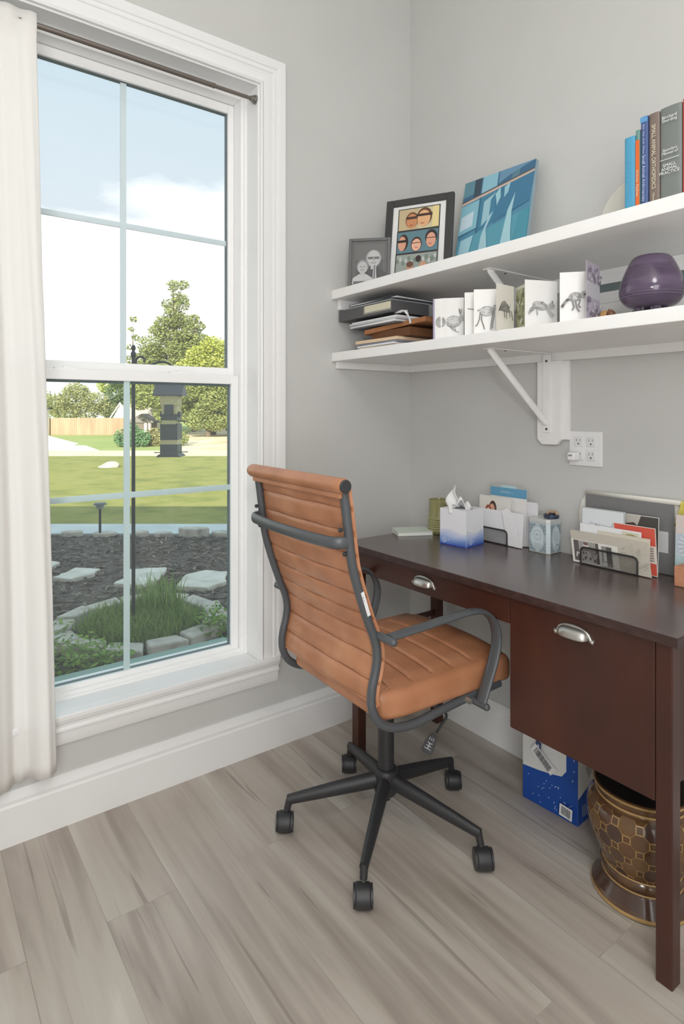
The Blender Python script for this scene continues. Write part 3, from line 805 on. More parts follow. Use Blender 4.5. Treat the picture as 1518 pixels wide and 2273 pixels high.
for k in range(5):
    a = radians(2.6 + 2 + 72 * k); d = Vector((cos(a), sin(a), 0))
    b = MB()
    b.tube([d * 0.026 + Vector((0, 0, 0.146)), d * 0.12 + Vector((0, 0, 0.128)), d * 0.22 + Vector((0, 0, 0.108)), d * 0.297 + Vector((0, 0, 0.092))], [0.0195, 0.0175, 0.0145, 0.0115], 16, flat=1.25)
    b.tube([d * 0.290 + Vector((0, 0, 0.098)), d * 0.299 + Vector((0, 0, 0.0635))], [0.0110, 0.0100], 12)
    lg = b.build('leg', M_plastic, smooth=50, **K_)
    c = d * 0.305 + cfw * 0.006 * (-1) + Vector((0, 0, 0.0304))
    b = MB(); b.tube([d * 0.299 + Vector((0, 0, 0.066)), d * 0.300 + Vector((0, 0, 0.050))], 0.0055, 10); b.build('stem', M_nickel, lg, smooth=40)
    caster_mesh(c).build('caster', M_plastic, lg, smooth=40)
# height lever with its paddle
lv = MB(); lv.tube(smooth_path([(.02, -0.05, .436), (.085, -0.10, .405), (.140, -0.114, .350), (.122, -0.112, .322), (.102, -0.112, .304)], 5), 0.004, 8); lvo = lv.build('lever', M_black, smooth=50, **K_)
b = MB(); u = Vector((.035, .004, .040)).normalized(); v = Vector((0.55, -0.80, -0.2)); v = (v - u * v.dot(u)).normalized(); nrm = u.cross(v)
o0 = Vector((.060, -.112, .258))
P = [(0, .004), (.004, 0), (.030, 0), (.052, .006), (.058, .012), (.052, .026), (.030, .032), (.004, .032), (0, .028)]
b.prism(P, o0 - v * .016, u, v, nrm * .006); pd = b.build('paddle', M_plastic, lvo, bevel=0.001)
b = MB(); A = Art(b, o0 - v * .016 + (nrm * .006 if nrm.dot(Vector((-1, -1, 0.3))) > 0 else Vector((0, 0, 0))), u if nrm.dot(Vector((-1, -1, 0.3))) > 0 else v, v if nrm.dot(Vector((-1, -1, 0.3))) > 0 else u)
wc = (215, 216, 220)
sw = (lambda p: p) if nrm.dot(Vector((-1, -1, 0.3))) > 0 else (lambda p: (p[1], p[0]))
for (p, q, ww) in (((.012, .006), (.012, .026), .0016), ((.020, .008), (.020, .024), .0016), ((.012, .016), (.030, .016), .0016), ((.030, .008), (.026, .016), .0016), ((.030, .024), (.026, .016), .0016), ((.036, .010), (.044, .010), .0014), ((.036, .016), (.044, .016), .0014), ((.036, .022), (.044, .022), .0014)):
    A.line([sw(p), sw(q)], ww, wc)
b.build('paddle_marks', None, pd)
# ============================================================ UPPER SHELF THINGS
UZ, LZ = 1.748, 1.497
Zu = Vector((0, 0, 1))
def lean_frame(A, B, z0, H, lean, T):
    """leaning panel whose top edge runs A->B (left to right seen from the room); returns origin, U, V, N"""
    A = Vector((A[0], A[1], 0)); B = Vector((B[0], B[1], 0))
    U = (B - A).normalized(); N = Vector((U.y, -U.x, 0))
    if N.x > 0: N = -N
    O = A + N * lean + Vector((0, 0, z0))
    top = A + Vector((0, 0, z0 + math.sqrt(H * H - lean * lean)))
    V = (top - O).normalized()
    return O, U, V, U.cross(V)
def picture_frame(label, A, B, H, lean, bw, fmat, depth, art, name='picture_frame', mat_w=0.0):
    W = math.hypot(B[0] - A[0], B[1] - A[1])
    O, U, V, N = lean_frame(A, B, UZ + 0.001, H, lean, 0)
    t = thing(name, label, 'picture frame', tuple(O))
    b = MB()
    for (u0, v0, u1, v1) in ((0, 0, bw, H), (W - bw, 0, W, H), (bw, 0, W - bw, bw), (bw, H - bw, W - bw, H)):
        b.obox(O + U * u0 + V * v0, U * (u1 - u0), V * (v1 - v0), -N * depth)
    b.build('frame', fmat, t, True, bevel=0.003)
    b = MB(); b.obox(O + U * (bw - .002) + V * (bw - .002) - N * 0.006, U * (W - 2 * bw + .004), V * (H - 2 * bw + .004), -N * 0.004, C(225, 225, 224))
    a = Art(b, O - N * 0.006, U, V); art(a, W, H)
    b.build('photo', None, t, True)
    return t
def person(a, x, y, r, skin, hair, body, glasses=None, bald=False, long=False):
    """head and shoulders printed in a photo"""
    a.poly([(x - r * 2.0, y - r * 4.2), (x - r * 1.7, y - r * 2.0), (x - r * .6, y - r * 1.25), (x + r * .6, y - r * 1.25), (x + r * 1.7, y - r * 2.0), (x + r * 2.0, y - r * 4.2)], body)
    a.ell(x, y + r * .15, r * 1.08, r * (1.3 if not long else 1.5), hair)
    a.rect(x - r * .4, y - r * 1.5, x + r * .4, y - r * .6, skin)
    a.ell(x, y - r * .05 + (r * .12 if bald else 0), r * .86, r * (1.22 if bald else 1.12), skin)
    dk = tuple(int(q * .55) for q in skin)
    if glasses:
        a.rect(x - r * .8, y + r * .02, x - r * .1, y + r * .38, glasses); a.rect(x + r * .1, y + r * .02, x + r * .8, y + r * .38, glasses)
        a.line([(x - r * .8, y + r * .3), (x + r * .8, y + r * .3)], r * .1, glasses)
    else:
        a.ell(x - r * .35, y + r * .15, r * .13, r * .09, dk, n=10); a.ell(x + r * .35, y + r * .15, r * .13, r * .09, dk, n=10)
    a.line([(x, y + r * .1), (x + r * .06, y - r * .22)], r * .08, dk)
    a.ell(x, y - r * .52, r * .36, r * .13, tuple(int(q * .7) for q in skin), n=12); a.ell(x, y - r * .50, r * .26, r * .05, tuple(min(255, int(q * 1.08)) for q in skin), n=10)
def art_bw(a, W, H):
    m = 0.024; a.rect(m, m, W - m, H - m, (112, 112, 112)); a.rect(m + .004, m, W - m - .004, H * .55, (96, 96, 97))
    person(a, W * .60, H * .56, .0275, (188, 188, 188), (168, 168, 170), (86, 86, 88), glasses=(112, 112, 114), bald=True)
    person(a, W * .34, H * .40, .0225, (184, 184, 185), (138, 138, 140), (192, 192, 193))
    a.poly([(W * .58, m), (W * .60, H * .43), (W * .66, H * .43), (W * .68, m)], (190, 190, 192)); a.line([(W * .63, H * .43), (W * .62, m)], .006, (120, 120, 122))
    # trim what runs past the print
    a.rect(0.0205, 0.012, W - .0205, .0225, (104, 104, 104))
M_smallframe = mat('grey_frame', (106, 106, 106), 0.5)
picture_frame('small grey framed black and white portrait of a smiling couple', (-.391, -.068), (-.274, -.184), .203, .035, .012, M_smallframe, .014, lambda a, W, H: (a.rect(.008, .008, W - .008, H - .008, (104, 104, 104)), art_bw(a, W, H)))
def art_strip(a, W, H):
    a.rect(.026, .026, W - .026, H - .026, (226, 226, 226))
    x0, x1 = .056, W - .056
    ph = (H - .078) / 3.05
    for k in range(3):
        y1 = H - .046 - k * (ph + .003); y0 = y1 - ph + .006
        a.rect(x0 - .004, y0 - .004, x1 + .004, y1 + .004, (54, 54, 55))
        bgc = ((206, 196, 160), (94, 128, 140), (150, 158, 152))[k]
        a.rect(x0, y0, x1, y1, bgc); w_ = x1 - x0; h_ = y1 - y0
        if k == 0:
            a.rect(x0, y0, x0 + w_ * .5, y1, (196, 176, 140))
            a.ell(x0 + w_ * .33, y0 + h_ * .45, .026, .034, (120, 78, 48)); a.ell(x0 + w_ * .33, y0 + h_ * .40, .022, .030, (200, 138, 96)); a.rect(x0 + w_ * .18, y0 + h_ * .5, x0 + w_ * .46, y0 + h_ * .62, (70, 52, 42))
            a.ell(x0 + w_ * .64, y0 + h_ * .55, .031, .038, (104, 70, 46)); a.ell(x0 + w_ * .63, y0 + h_ * .47, .026, .034, (222, 172, 128)); a.rect(x0 + w_ * .44, y0 + h_ * .58, x0 + w_ * .84, y0 + h_ * .70, (66, 48, 40))
            a.ell(x0 + w_ * .32, y0 + h_ * .20, .008, .003, (170, 100, 76)); a.ell(x0 + w_ * .60, y0 + h_ * .24, .010, .003, (186, 122, 92)); a.rect(x0 + w_ * .84, y0 + .001, x1, y1 - .001, (226, 208, 150))
        if k == 1:
            a.ell(x0 + w_ * .15, y0 + h_ * .5, .020, .034, (60, 44, 38)); a.ell(x0 + w_ * .12, y0 + h_ * .45, .016, .030, (214, 156, 130)); a.rect(x0, y0 + h_ * .5, x0 + w_ * .26, y0 + h_ * .62, (40, 36, 38))
            a.ell(x0 + w_ * .48, y0 + h_ * .36, .022, .030, (70, 42, 36)); a.ell(x0 + w_ * .48, y0 + h_ * .32, .019, .025, (226, 176, 150)); a.line([(x0 + w_ * .36, y0 + h_ * .42), (x0 + w_ * .60, y0 + h_ * .42)], .003, (90, 60, 56)); a.ell(x0 + w_ * .48, y0 + h_ * .2, .007, .0025, (190, 120, 108))
            a.ell(x0 + w_ * .84, y0 + h_ * .62, .024, .030, (48, 42, 46)); a.ell(x0 + w_ * .84, y0 + h_ * .48, .019, .030, (216, 158, 134)); a.line([(x0 + w_ * .72, y0 + h_ * .58), (x0 + w_ * .97, y0 + h_ * .58)], .003, (60, 46, 44)); a.ell(x0 + w_ * .82, y0 + h_ * .3, .007, .0025, (178, 112, 96))
        if k == 2:
            for i in range(14): a.ell(x0 + w_ * (i + .5) / 14, y0 + h_ * (.7 + .12 * sin(i * 2.1)), .006, .010, ((118, 132, 120), (186, 190, 186))[i % 2], n=8)
            a.ell(x0 + w_ * .56, y0 + h_ * .74, .011, .013, (58, 44, 44)); a.ell(x0 + w_ * .36, y0 + h_ * .42, .014, .017, (190, 140, 116)); a.ell(x0 + w_ * .36, y0 + h_ * .50, .014, .012, (104, 74, 60)); a.ell(x0 + w_ * .68, y0 + h_ * .40, .014, .017, (198, 150, 124))
picture_frame('large black framed strip of three colour snapshots', (-.256, -.140), (-.125, -.382), .360, .060, .030, mat('black_frame', (58, 58, 59), 0.45), .018, art_strip)
def canvas():
    O, U, V, N = lean_frame((-.062, -.383), (-.040, -.690), UZ + .001, .404, .085, 0)
    W = math.hypot(.022, .307); H = .404
    t = thing('canvas_picture', 'unframed blue canvas of shadows on a deck leaning on the wall', 'picture', tuple(O))
    b = MB(); b.obox(O, U * W, V * H, -N * .016, C(148, 170, 180)); a = Art(b, O, U, V, 0.00012)
    P = lambda *q: [(W * x, H * y) for x, y in q]
    a.poly(P((0, 0), (1, 0), (1, 1), (0, 1)), (92, 156, 176))
    a.poly(P((0, .40), (1, .56), (1, 1), (0, 1)), (86, 140, 170))
    a.poly(P((0, .80), (1, .90), (1, 1), (0, 1)), (64, 108, 140)); a.poly(P((0, .84), (.16, .86), (.16, 1), (0, 1)), (96, 140, 156)); a.poly(P((.16, .82), (.26, .83), (.26, 1), (.16, 1)), (58, 76, 92))
    a.poly(P((.28, .80), (.50, .83), (.50, 1), (.28, 1)), (140, 190, 208)); a.poly(P((.70, .87), (.80, .88), (.80, 1), (.70, 1)), (92, 130, 148)); a.poly(P((.52, .88), (.70, .94), (1, 1), (.52, 1)), (104, 146, 176))
    a.poly(P((0, .76), (1, .89), (1, .915), (0, .79)), (206, 184, 168)); a.poly(P((0, .785), (1, .91), (1, .925), (0, .80)), (86, 90, 96))
    a.poly(P((0, .46), (.27, .50), (.27, .78), (0, .75)), (134, 188, 204)); a.poly(P((.02, .50), (.20, .53), (.20, .68), (.02, .64)), (196, 216, 228))
    a.poly(P((.27, .46), (.50, .52), (.50, .80), (.27, .78)), (70, 130, 160)); a.poly(P((.34, .50), (.44, .56), (.44, .74), (.50, .80), (.34, .74)), (156, 196, 210))
    a.poly(P((.50, .52), (.97, .62), (1, .88), (.50, .82)), (68, 122, 156))
    for x in (.27, .285): a.line(P((x, .44), (x, .80)), .002, (58, 96, 122))
    a.line(P((0, .44), (.30, .50)), .003, (70, 118, 142)); a.line(P((.5, .5), (.98, .62)), .002, (60, 110, 140))
    a.poly(P((0, 0), (.15, 0), (.24, .43), (.06, .40)), (158, 200, 214)); a.poly(P((.32, 0), (.46, 0), (.46, .30), (.42, .46), (.50, .62), (.44, .58), (.36, .40)), (164, 202, 214))
    a.poly(P((.62, 0), (.86, 0), (.78, .34), (.76, .56), (.78, .74), (.70, .58), (.66, .32)), (164, 206, 216)); a.poly(P((.50, .78), (.56, .84), (.58, .74), (.54, .66)), (160, 206, 218)); a.poly(P((.62, .82), (.70, .86), (.68, .76), (.63, .72)), (150, 198, 212))
    a.poly(P((.88, 0), (1, 0), (1, .56), (.86, .52), (.82, .30)), (78, 148, 168))
    bo = b.build('canvas_panel', None, t, True)
canvas()
# decorative pale plate behind the books
pl = MB(); c = Vector((-.052, -1.062, UZ + .112)); n_ = Vector((-1, 0, .24)).normalized(); u_ = Vector((0, 1, 0)); v_ = n_.cross(u_)
def plate():
    vs = []; fs = []; n = 48
    pr = [(.0, .0), (.06, .001), (.068, .006), (.105, .013), (.112, .016), (.113, .013), (.104, .009), (.066, .001), (.0, -.004)]
    for r, h in pr:
        for k in range(n):
            a = 2 * pi * k / n; vs.append(c + (u_ * cos(a) + v_ * sin(a)) * max(r, 1e-4) + n_ * h)
    for i in range(len(pr) - 1):
        for k in range(n): fs.append((i * n + k, i * n + (k + 1) % n, (i + 1) * n + (k + 1) % n, (i + 1) * n + k))
    pl.add(vs, fs)
    tag(pl.build('decorative_plate', mat('cream_glaze', (214, 211, 200), 0.35), smooth=50), 'pale cream round plate half hidden behind the blue book', 'plate')
plate()
def book(label, y0, y1, h, col, depth=.19, xf=-.300, spine_art=None, cover=None, round_=True):
    t = thing('book', label, 'book', (xf + depth / 2, (y0 + y1) / 2, UZ), group='books on the upper shelf')
    m = mat('cover_%d_%d_%d' % col, col, 0.5); g = .0008
    y0 += g; y1 -= g                        # y0 < y1 : y0 is the right side
    th = y1 - y0; n = 7
    pts = [(xf + depth, y0), (xf + depth, y1)]
    out = []
    for k in range(n + 1):
        a = pi * k / n; out.append((xf - .004 * sin(a) + .004, y1 - th * (1 - cos(a)) / 2))
    cov = MB(); ct = .0022
    cov.box(xf + .004, xf + depth, y0, y0 + ct, UZ + .0005, UZ + h); cov.box(xf + .004, xf + depth, y1 - ct, y1, UZ + .0005, UZ + h)
    ring_o = out; ring_i = [(x + ct, y1 - th / 2 + (y - (y1 - th / 2)) * .86) for x, y in out]
    vs = []; fs = []
    for (x, y) in ring_o: vs += [(x, y, UZ + .0005), (x, y, UZ + h)]
    k0 = len(vs)
    for (x, y) in ring_i: vs += [(x, y, UZ + .0005), (x, y, UZ + h)]
    for k in range(n):
        a = 2 * k; fs.append((a, a + 1, a + 3, a + 2)); c_ = k0 + a; fs.append((c_, c_ + 2, c_ + 3, c_ + 1))
        fs.append((a + 1, c_ + 1, c_ + 3, a + 3)); fs.append((a, a + 2, c_ + 2, c_))
    cov.add(vs, fs)
    cov.build('cover', m, t, True, smooth=40)
    pg = MB(); pg.box(xf + .008, xf + depth - .004, y0 + ct, y1 - ct, UZ + .003, UZ + h - .004); pg.build('pages', mat('page_paper', (226, 220, 206), 0.8), t, True)
    return t
Ud, Vd = Vector((0, 0, -1)), Vector((0, -1, 0))        # lettering that runs down the spine
Wx = Vector((-1, 0, 0))
def spine_panel(t, name, y0, y1, z0, z1, col, xf=-.3007):
    b = MB(); b.box(xf, xf + .0006, y0, y1, z0, z1); return b.build(name, mat('spine_%d_%d_%d' % col, col, 0.5), t, True)
M_gold = mat('foil_cream', (222, 214, 190), 0.45); M_wht = mat('foil_white', (225, 228, 226), 0.5); M_lblue = mat('foil_pale_blue', (190, 205, 232), 0.5)
t = book('light blue book at the left end of the shelf row', -1.180, -1.150, .228, (78, 158, 196))
lettering('spine_title', 'small animal surgery', .012, (-.301, -1.165, UZ + .12), Ud, Vd, mat('faint_blue', (112, 184, 214), .5), t)
t = book('thin orange book with a green top next to the blue one', -1.193, -1.180, .238, (104, 146, 140))
spine_panel(t, 'orange_panel', -1.1918, -1.1818, UZ + .001, UZ + .212, (222, 108, 50))
lettering('spine_title', 'Withrow  MacEwen', .0085, (-.3014, -1.1868, UZ + .100), Ud, Vd, M_gold, t)
t = book('slim navy blue book with white lettering', -1.2135, -1.193, .267, (72, 92, 142))
spine_panel(t, 'spine_band', -1.2125, -1.194, UZ + .252, UZ + .266, (98, 158, 206))
lettering('spine_title', 'Small Animal Arthroscopy', .0112, (-.3012, -1.2033, UZ + .108), Ud, Vd, M_lblue, t)
lettering('spine_author', 'Beale  Hulse  Schulz  Whitney', .0062, (-.3012, -1.2033, UZ + .208), Ud, Vd, M_lblue, t)
t = book('brown book with large cream capitals down its spine', -1.2425, -1.2145, .266, (124, 110, 102))
lettering('spine_title', 'SMALL ANIMAL ORTHOPEDICS', .0140, (-.3012, -1.2285, UZ + .155), Ud, Vd, M_gold, t, sx=.84)
lettering('spine_author', 'Olmstead', .007, (-.3012, -1.2285, UZ + .050), Ud, Vd, M_gold, t)
t = book('thick grey book with white titles across its spine', -1.2955, -1.2430, .268, (120, 126, 124))
hy = Vector((0, -1, 0))
lettering('spine_author', 'Birchard\nSherding', .0105, (-.3045, -1.2690, UZ + .236), hy, Zu, M_wht, t, line=.8)
lettering('spine_script', 'Saunders\nManual of', .0098, (-.3045, -1.2690, UZ + .155), hy, Zu, M_wht, t, shear=.3, line=.85)
lettering('spine_title', 'SMALL\nANIMAL\nPRACTICE', .0108, (-.3045, -1.2690, UZ + .112), hy, Zu, M_wht, t, line=.85)
b = MB(); b.box(-.3049, -.3044, -1.2920, -1.2465, UZ + .1355, UZ + .1368); b.build('spine_rule', M_wht, t, True)
t = book('red book at the right end of the row', -1.330, -1.2965, .272, (202, 84, 74))

# ============================================================ LOWER SHELF THINGS
def slab(name, label, cat, corners, z0, z1, m, group=None, bev=.001, wob=0.0, jig=None):
    b = MB(); P = [(Vector(c), z0, z1) for c in corners]
    b.prism(corners, (0, 0, z0), (1, 0, 0), (0, 1, 0), (0, 0, z1 - z0))
    o = b.build(name, m, bevel=bev); tag(o, label, cat, group); return o
def quad(x0, x1, y0, y1, rot=0.0, piv=None):
    px, py = piv or ((x0 + x1) / 2, (y0 + y1) / 2)
    o = []
    for x, y in ((x0, y0), (x1, y0), (x1, y1), (x0, y1)):
        dx, dy = x - px, y - py; o.append((px + dx * cos(rot) - dy * sin(rot), py + dx * sin(rot) + dy * cos(rot)))
    return o
M_tan = mat('manila', (222, 196, 166), 0.7); M_ppr = mat('paper_white', (228, 228, 230), 0.7); M_mag = mat('magazine_grey', (196, 198, 200), 0.5)
G1 = 'folders at the bottom of the shelf stack'
slab('file_folder', 'cream folder at the very bottom of the shelf stack', 'folder', quad(-.392, -.17, -.36, -.135, .03), LZ + .0006, LZ + .009, mat('cream_folder', (226, 214, 192), .7), G1)
slab('file_folder', 'white folder between the two tan ones in the shelf stack', 'folder', quad(-.40, -.17, -.352, -.13, -.02), LZ + .0095, LZ + .016, M_ppr, G1)
slab('file_folder', 'blue edged folder in the lower shelf stack', 'folder', quad(-.398, -.17, -.358, -.135, .02), LZ + .0165, LZ + .0225, mat('slate_folder', (136, 140, 156), .7), G1)
slab('file_folder', 'tan manila folder under the brown box', 'folder', quad(-.402, -.17, -.36, -.125, .035), LZ + .023, LZ + .035, M_tan, G1)
bx = thing('gift_box', 'flat brown cardboard box with its lid askew in the shelf stack', 'box', (-.29, -.30, LZ + .036))
M_kraft = nmat('kraft_brown', [(150, 100, 62), (166, 114, 74)], (30, 30, 30), .7)
b = MB(); b.prism(quad(-.372, -.19, -.40, -.19, .02), (0, 0, LZ + .0365), (1, 0, 0), (0, 1, 0), (0, 0, .030)); b.build('box_base', mat('kraft_dark', (104, 66, 38), .75), bx, True, bevel=.001)
b = MB(); O = Vector((-.392, -.165, LZ + .058)); b.obox(O, Vector((.05, -.32, .026)) * .9, Vector((.185, .03, .004)), (0.002, 0, .018)); b.build('box_lid', M_kraft, bx, True, bevel=.0015)
G2 = 'magazines in the shelf stack'
zz = LZ + .086
for k, (lab, m, dz, rot, q) in enumerate((('charcoal backed catalogue lying on the brown box lid', mat('dark_cover', (92, 94, 98), .5), .005, .03, (-.385, -.19, -.352, -.085)),
        ('white magazine above the charcoal catalogue', M_ppr, .008, -.03, (-.392, -.19, -.35, -.075)),
        ('silver grey magazine in the middle of the stack', M_mag, .006, .025, (-.397, -.19, -.353, -.080)),
        ('top white magazine with a curled corner, under the binder', M_ppr, .007, .0, (-.390, -.20, -.352, -.085)))):
    slab('magazine', lab, 'magazine', quad(*q[:2], *q[2:], rot), zz, zz + dz, m, G2, .0006); zz += dz + .0006
# torn tissue-like page hanging off the corner of the magazines
b = MB(); vs = []; fs = []; n = 12
for i in range(n + 1):
    t_ = i / n
    for j in range(5):
        q = j / 4; wdt = .030 * (1 - .75 * max(0, t_ - .5) / .5)
        vs.append((-.3985 + .008 * sin(3 * q) - .014 * t_ ** 2 * q - .004, -.37 - .075 * t_ - wdt * (q - .5), zz + .001 + .007 * sin(pi * t_ * .9) * (1 - q * .4) - .038 * max(0, t_ - .55) / .45 * (1 + q * .3)))
for i in range(n):
    for j in range(4): a_ = i * 5 + j; fs.append((a_, a_ + 1, a_ + 6, a_ + 5))
b.add(vs, fs); o = b.build('torn_wrapper', M_ppr, smooth=60); sd_ = o.modifiers.new('s', 'SOLIDIFY'); sd_.thickness = .001
tag(o, 'crumpled white wrapper drooping from the magazine pile', 'paper')
bn = thing('binder_box', 'charcoal document box with a paper label, on the magazine pile', 'box', (-.31, -.18, zz + .001))
b = MB(); b.prism(quad(-.402, -.215, -.338, -.014, .0), (0, 0, 1.622), (1, 0, 0), (0, 1, 0), (0, 0, .044)); b.build('case', mat('charcoal_card', (88, 88, 90), .55), bn, True, bevel=.0015)
b = MB(); a = Art(b, (-.4022, -.176, 1.630), (0, -1, 0), (0, 0, 1)); a.rect(0, 0, .158, .030, (150, 146, 138)); a.rect(.006, .006, .158, .031, (214, 208, 184)); a.rect(.012, .004, .158, .007, (176, 172, 164)); b.build('paper_label', None, bn, True)
G3 = 'loose folders on the document box'
slab('document_folder', 'pale folder lying directly on the charcoal box', 'folder', quad(-.396, -.20, -.330, -.045, -.01), 1.6665, 1.671, mat('pale_grey_card', (186, 188, 192), .6), G3, .0005)
slab('document_folder', 'black folder second from top on the charcoal box', 'folder', quad(-.398, -.19, -.336, -.075, -.05), 1.6715, 1.675, mat('black_card', (60, 64, 70), .5), G3, .0005)
slab('document_folder', 'white paper folder among the black ones on the charcoal box', 'folder', quad(-.392, -.17, -.345, -.08, .04), 1.6755, 1.679, M_ppr, G3, .0005)
slab('document_folder', 'black folder topmost under the shelf board', 'folder', quad(-.394, -.17, -.340, -.07, -.02), 1.6795, 1.683, mat('black_card', (60, 64, 70), .5), G3, .0005)

# ---- greeting cards
GC = (176, 176, 174); GD = (128, 128, 127)
def card(label, A, B, h, draw=None, front=(238, 237, 235), back=(232, 231, 229), opening=.055, side=1):
    """folded card standing on the shelf; front leaf from A (left) to B (right), second leaf behind"""
    A = Vector((A[0], A[1], LZ + .0006)); B = Vector((B[0], B[1], LZ + .0006)); W = (B - A).length; U = (B - A).normalized()
    N = U.cross(Zu).normalized()
    b = MB()
    b.obox(A, U * W, Zu * h, -N * .0006, C(*front))
    hinge = A if side > 0 else B; far = B if side > 0 else A
    e = (far - N * opening) ; d = (e - hinge).normalized()
    b.obox(hinge - N * .0008, d * W, Zu * (h * .998), -N * .0006, C(*back))
    if draw: draw(Art(b, A, U, Zu, .00012), W, h)
    o = b.build('greeting_card', None); tag(o, label, 'card', 'greeting cards on the lower shelf'); return o
def hatch(a, cx, cy, rx, ry, rot, n=16, col=GD, seed=1, l=.007):
    q = random.Random(seed)
    for i in range(n):
        t = q.uniform(0, 2 * pi); r = q.uniform(.15, .95) ** .5
        x = cx + rx * r * cos(t) * cos(rot) - ry * r * sin(t) * sin(rot); y = cy + rx * r * cos(t) * sin(rot) + ry * r * sin(t) * cos(rot)
        k = rot + q.uniform(-.5, .5); a.line([(x - l / 2 * cos(k), y - l / 2 * sin(k)), (x + l / 2 * cos(k), y + l / 2 * sin(k))], .0006, col)
def d_rabbit(a, W, h):
    a.ell(W * .55, h * .42, W * .34, h * .15, GC, .1); a.ell(W * .55, h * .43, W * .30, h * .12, (206, 206, 204), .1); hatch(a, W * .55, h * .42, W * .32, h * .14, .1, 40, seed=3)
    a.ell(W * .90, h * .50, W * .12, h * .07, GC, .4); a.ell(W * .83, h * .66, W * .035, h * .075, GD, .25); a.ell(W * .90, h * .66, W * .03, h * .07, GC, -.1)
    for x, y in ((.45, .25), (.58, .22), (.38, .30)): a.line([(W * x, h * .32), (W * (x + .08), h * (y - .04)), (W * (x + .22), h * (y - .07))], .0018, GD)
def d_tail(a, W, h):
    P = [(.15, .62), (.4, .60), (.65, .56), (.82, .48)]
    for i, (p, q) in enumerate(zip(P[:-1], P[1:])):
        for k in range(3):
            f, g = k / 3, (k + .7) / 3
            a.line([(W * (p[0] + (q[0] - p[0]) * f), h * (p[1] + (q[1] - p[1]) * f)), (W * (p[0] + (q[0] - p[0]) * g), h * (p[1] + (q[1] - p[1]) * g))], .004, (104, 104, 103))
    a.ell(W * .92, h * .46, W * .16, h * .08, GC); a.line([(W * .9, h * .44), (W * .75, h * .34), (W * .8, h * .32)], .003, GD)
def d_deer(a, W, h):
    a.ell(W * .52, h * .50, W * .30, h * .12, GC, .05); a.ell(W * .52, h * .50, W * .26, h * .095, (208, 208, 206), .05); hatch(a, W * .5, h * .5, W * .28, h * .11, 0, 34, seed=5)
    for p in ([(.26, .48), (.22, .32), (.14, .20), (.06, .16)], [(.32, .44), (.30, .30), (.38, .18), (.42, .09)], [(.76, .50), (.72, .34), (.68, .20), (.66, .08)], [(.80, .52), (.79, .36), (.74, .22), (.73, .10)]):
        a.line([(W * x, h * y) for x, y in p], .0034, GD)
    a.ell(W * .86, h * .58, W * .09, h * .07, GC, 1.0); a.line([(W * .22, h * .54), (W * .14, h * .50)], .003, GD); a.line([(W * .9, h * .6), (W * .97, h * .68)], .0016, GD)
def d_fox(a, W, h):
    a.poly([(W * .10, h * .42), (W * .30, h * .62), (W * .48, h * .66), (W * .72, h * .54), (W * .80, h * .42), (W * .60, h * .40), (W * .34, h * .42)], (150, 148, 142)); hatch(a, W * .45, h * .5, W * .3, h * .1, .3, 40, (96, 95, 92), 8)
    a.poly([(W * .02, h * .38), (W * .16, h * .48), (W * .24, h * .60), (W * .12, h * .50)], (110, 108, 104))
    for p in ([(.36, .44), (.40, .28)], [(.48, .42), (.50, .26)], [(.66, .44), (.68, .30)], [(.76, .44), (.86, .24)]): a.line([(W * x, h * y) for x, y in p], .003, (110, 109, 106))
def d_squirrel(a, W, h):
    a.ell(W * .46, h * .46, W * .24, h * .10, GC, -.15); a.ell(W * .46, h * .47, W * .21, h * .075, (200, 200, 198), -.15); hatch(a, W * .45, h * .46, W * .23, h * .09, 0, 44, seed=11)
    a.poly([(W * .06, h * .30), (W * .14, h * .40), (W * .26, h * .46), (W * .30, h * .42), (W * .18, h * .34), (W * .10, h * .27)], GC); hatch(a, W * .17, h * .37, W * .10, h * .04, .8, 16, seed=13)
    a.ell(W * .78, h * .46, W * .10, h * .065, GC, -.2); a.ell(W * .80, h * .54, W * .025, h * .03, GD); a.ell(W * .82, h * .47, W * .013, h * .01, (80, 80, 80), n=8)
    for p in ([(.32, .40), (.34, .26)], [(.62, .42), (.72, .28), (.82, .22)], [(.66, .42), (.78, .30), (.86, .25)]): a.line([(W * x, h * y) for x, y in p], .004, GC)
def d_raccoon(a, W, h):
    a.ell(W * .52, h * .50, W * .22, h * .10, GC, .1); a.ell(W * .5, h * .51, W * .18, h * .07, (204, 204, 202), .1); hatch(a, W * .5, h * .5, W * .2, h * .09, .4, 44, seed=17)
    P = [(.30, .46), (.20, .42), (.12, .36), (.06, .30)]
    for i in range(3): a.line([(W * P[i][0], h * P[i][1]), (W * P[i + 1][0], h * P[i + 1][1])], .007, (150, 148, 146) if i % 2 else (96, 92, 92))
    a.ell(W * .80, h * .54, W * .11, h * .07, GC); a.ell(W * .84, h * .54, W * .06, h * .02, (98, 94, 94))
    for p in ([(.42, .42), (.48, .28), (.40, .24)], [(.52, .42), (.58, .26), (.66, .20)], [(.68, .44), (.62, .32), (.70, .28)]): a.line([(W * x, h * y) for x, y in p], .004, GD)
def d_wisp(a, W, h):
    a.ell(W * .55, h * .42, W * .4, h * .14, (186, 186, 184)); hatch(a, W * .55, h * .42, W * .4, h * .13, .2, 30, seed=23); a.rect(0, 0, W * .12, h, (164, 156, 186))
def d_green(a, W, h):
    q = random.Random(5)
    a.rect(0, 0, W, h * .93, (172, 176, 142))
    for i in range(26): a.ell(W * q.uniform(.1, .9), h * q.uniform(.06, .88), W * q.uniform(.08, .2), h * q.uniform(.02, .06), ((146, 150, 110), (196, 200, 172), (128, 132, 100), (214, 214, 200))[i % 4], q.uniform(-1, 1), 8)
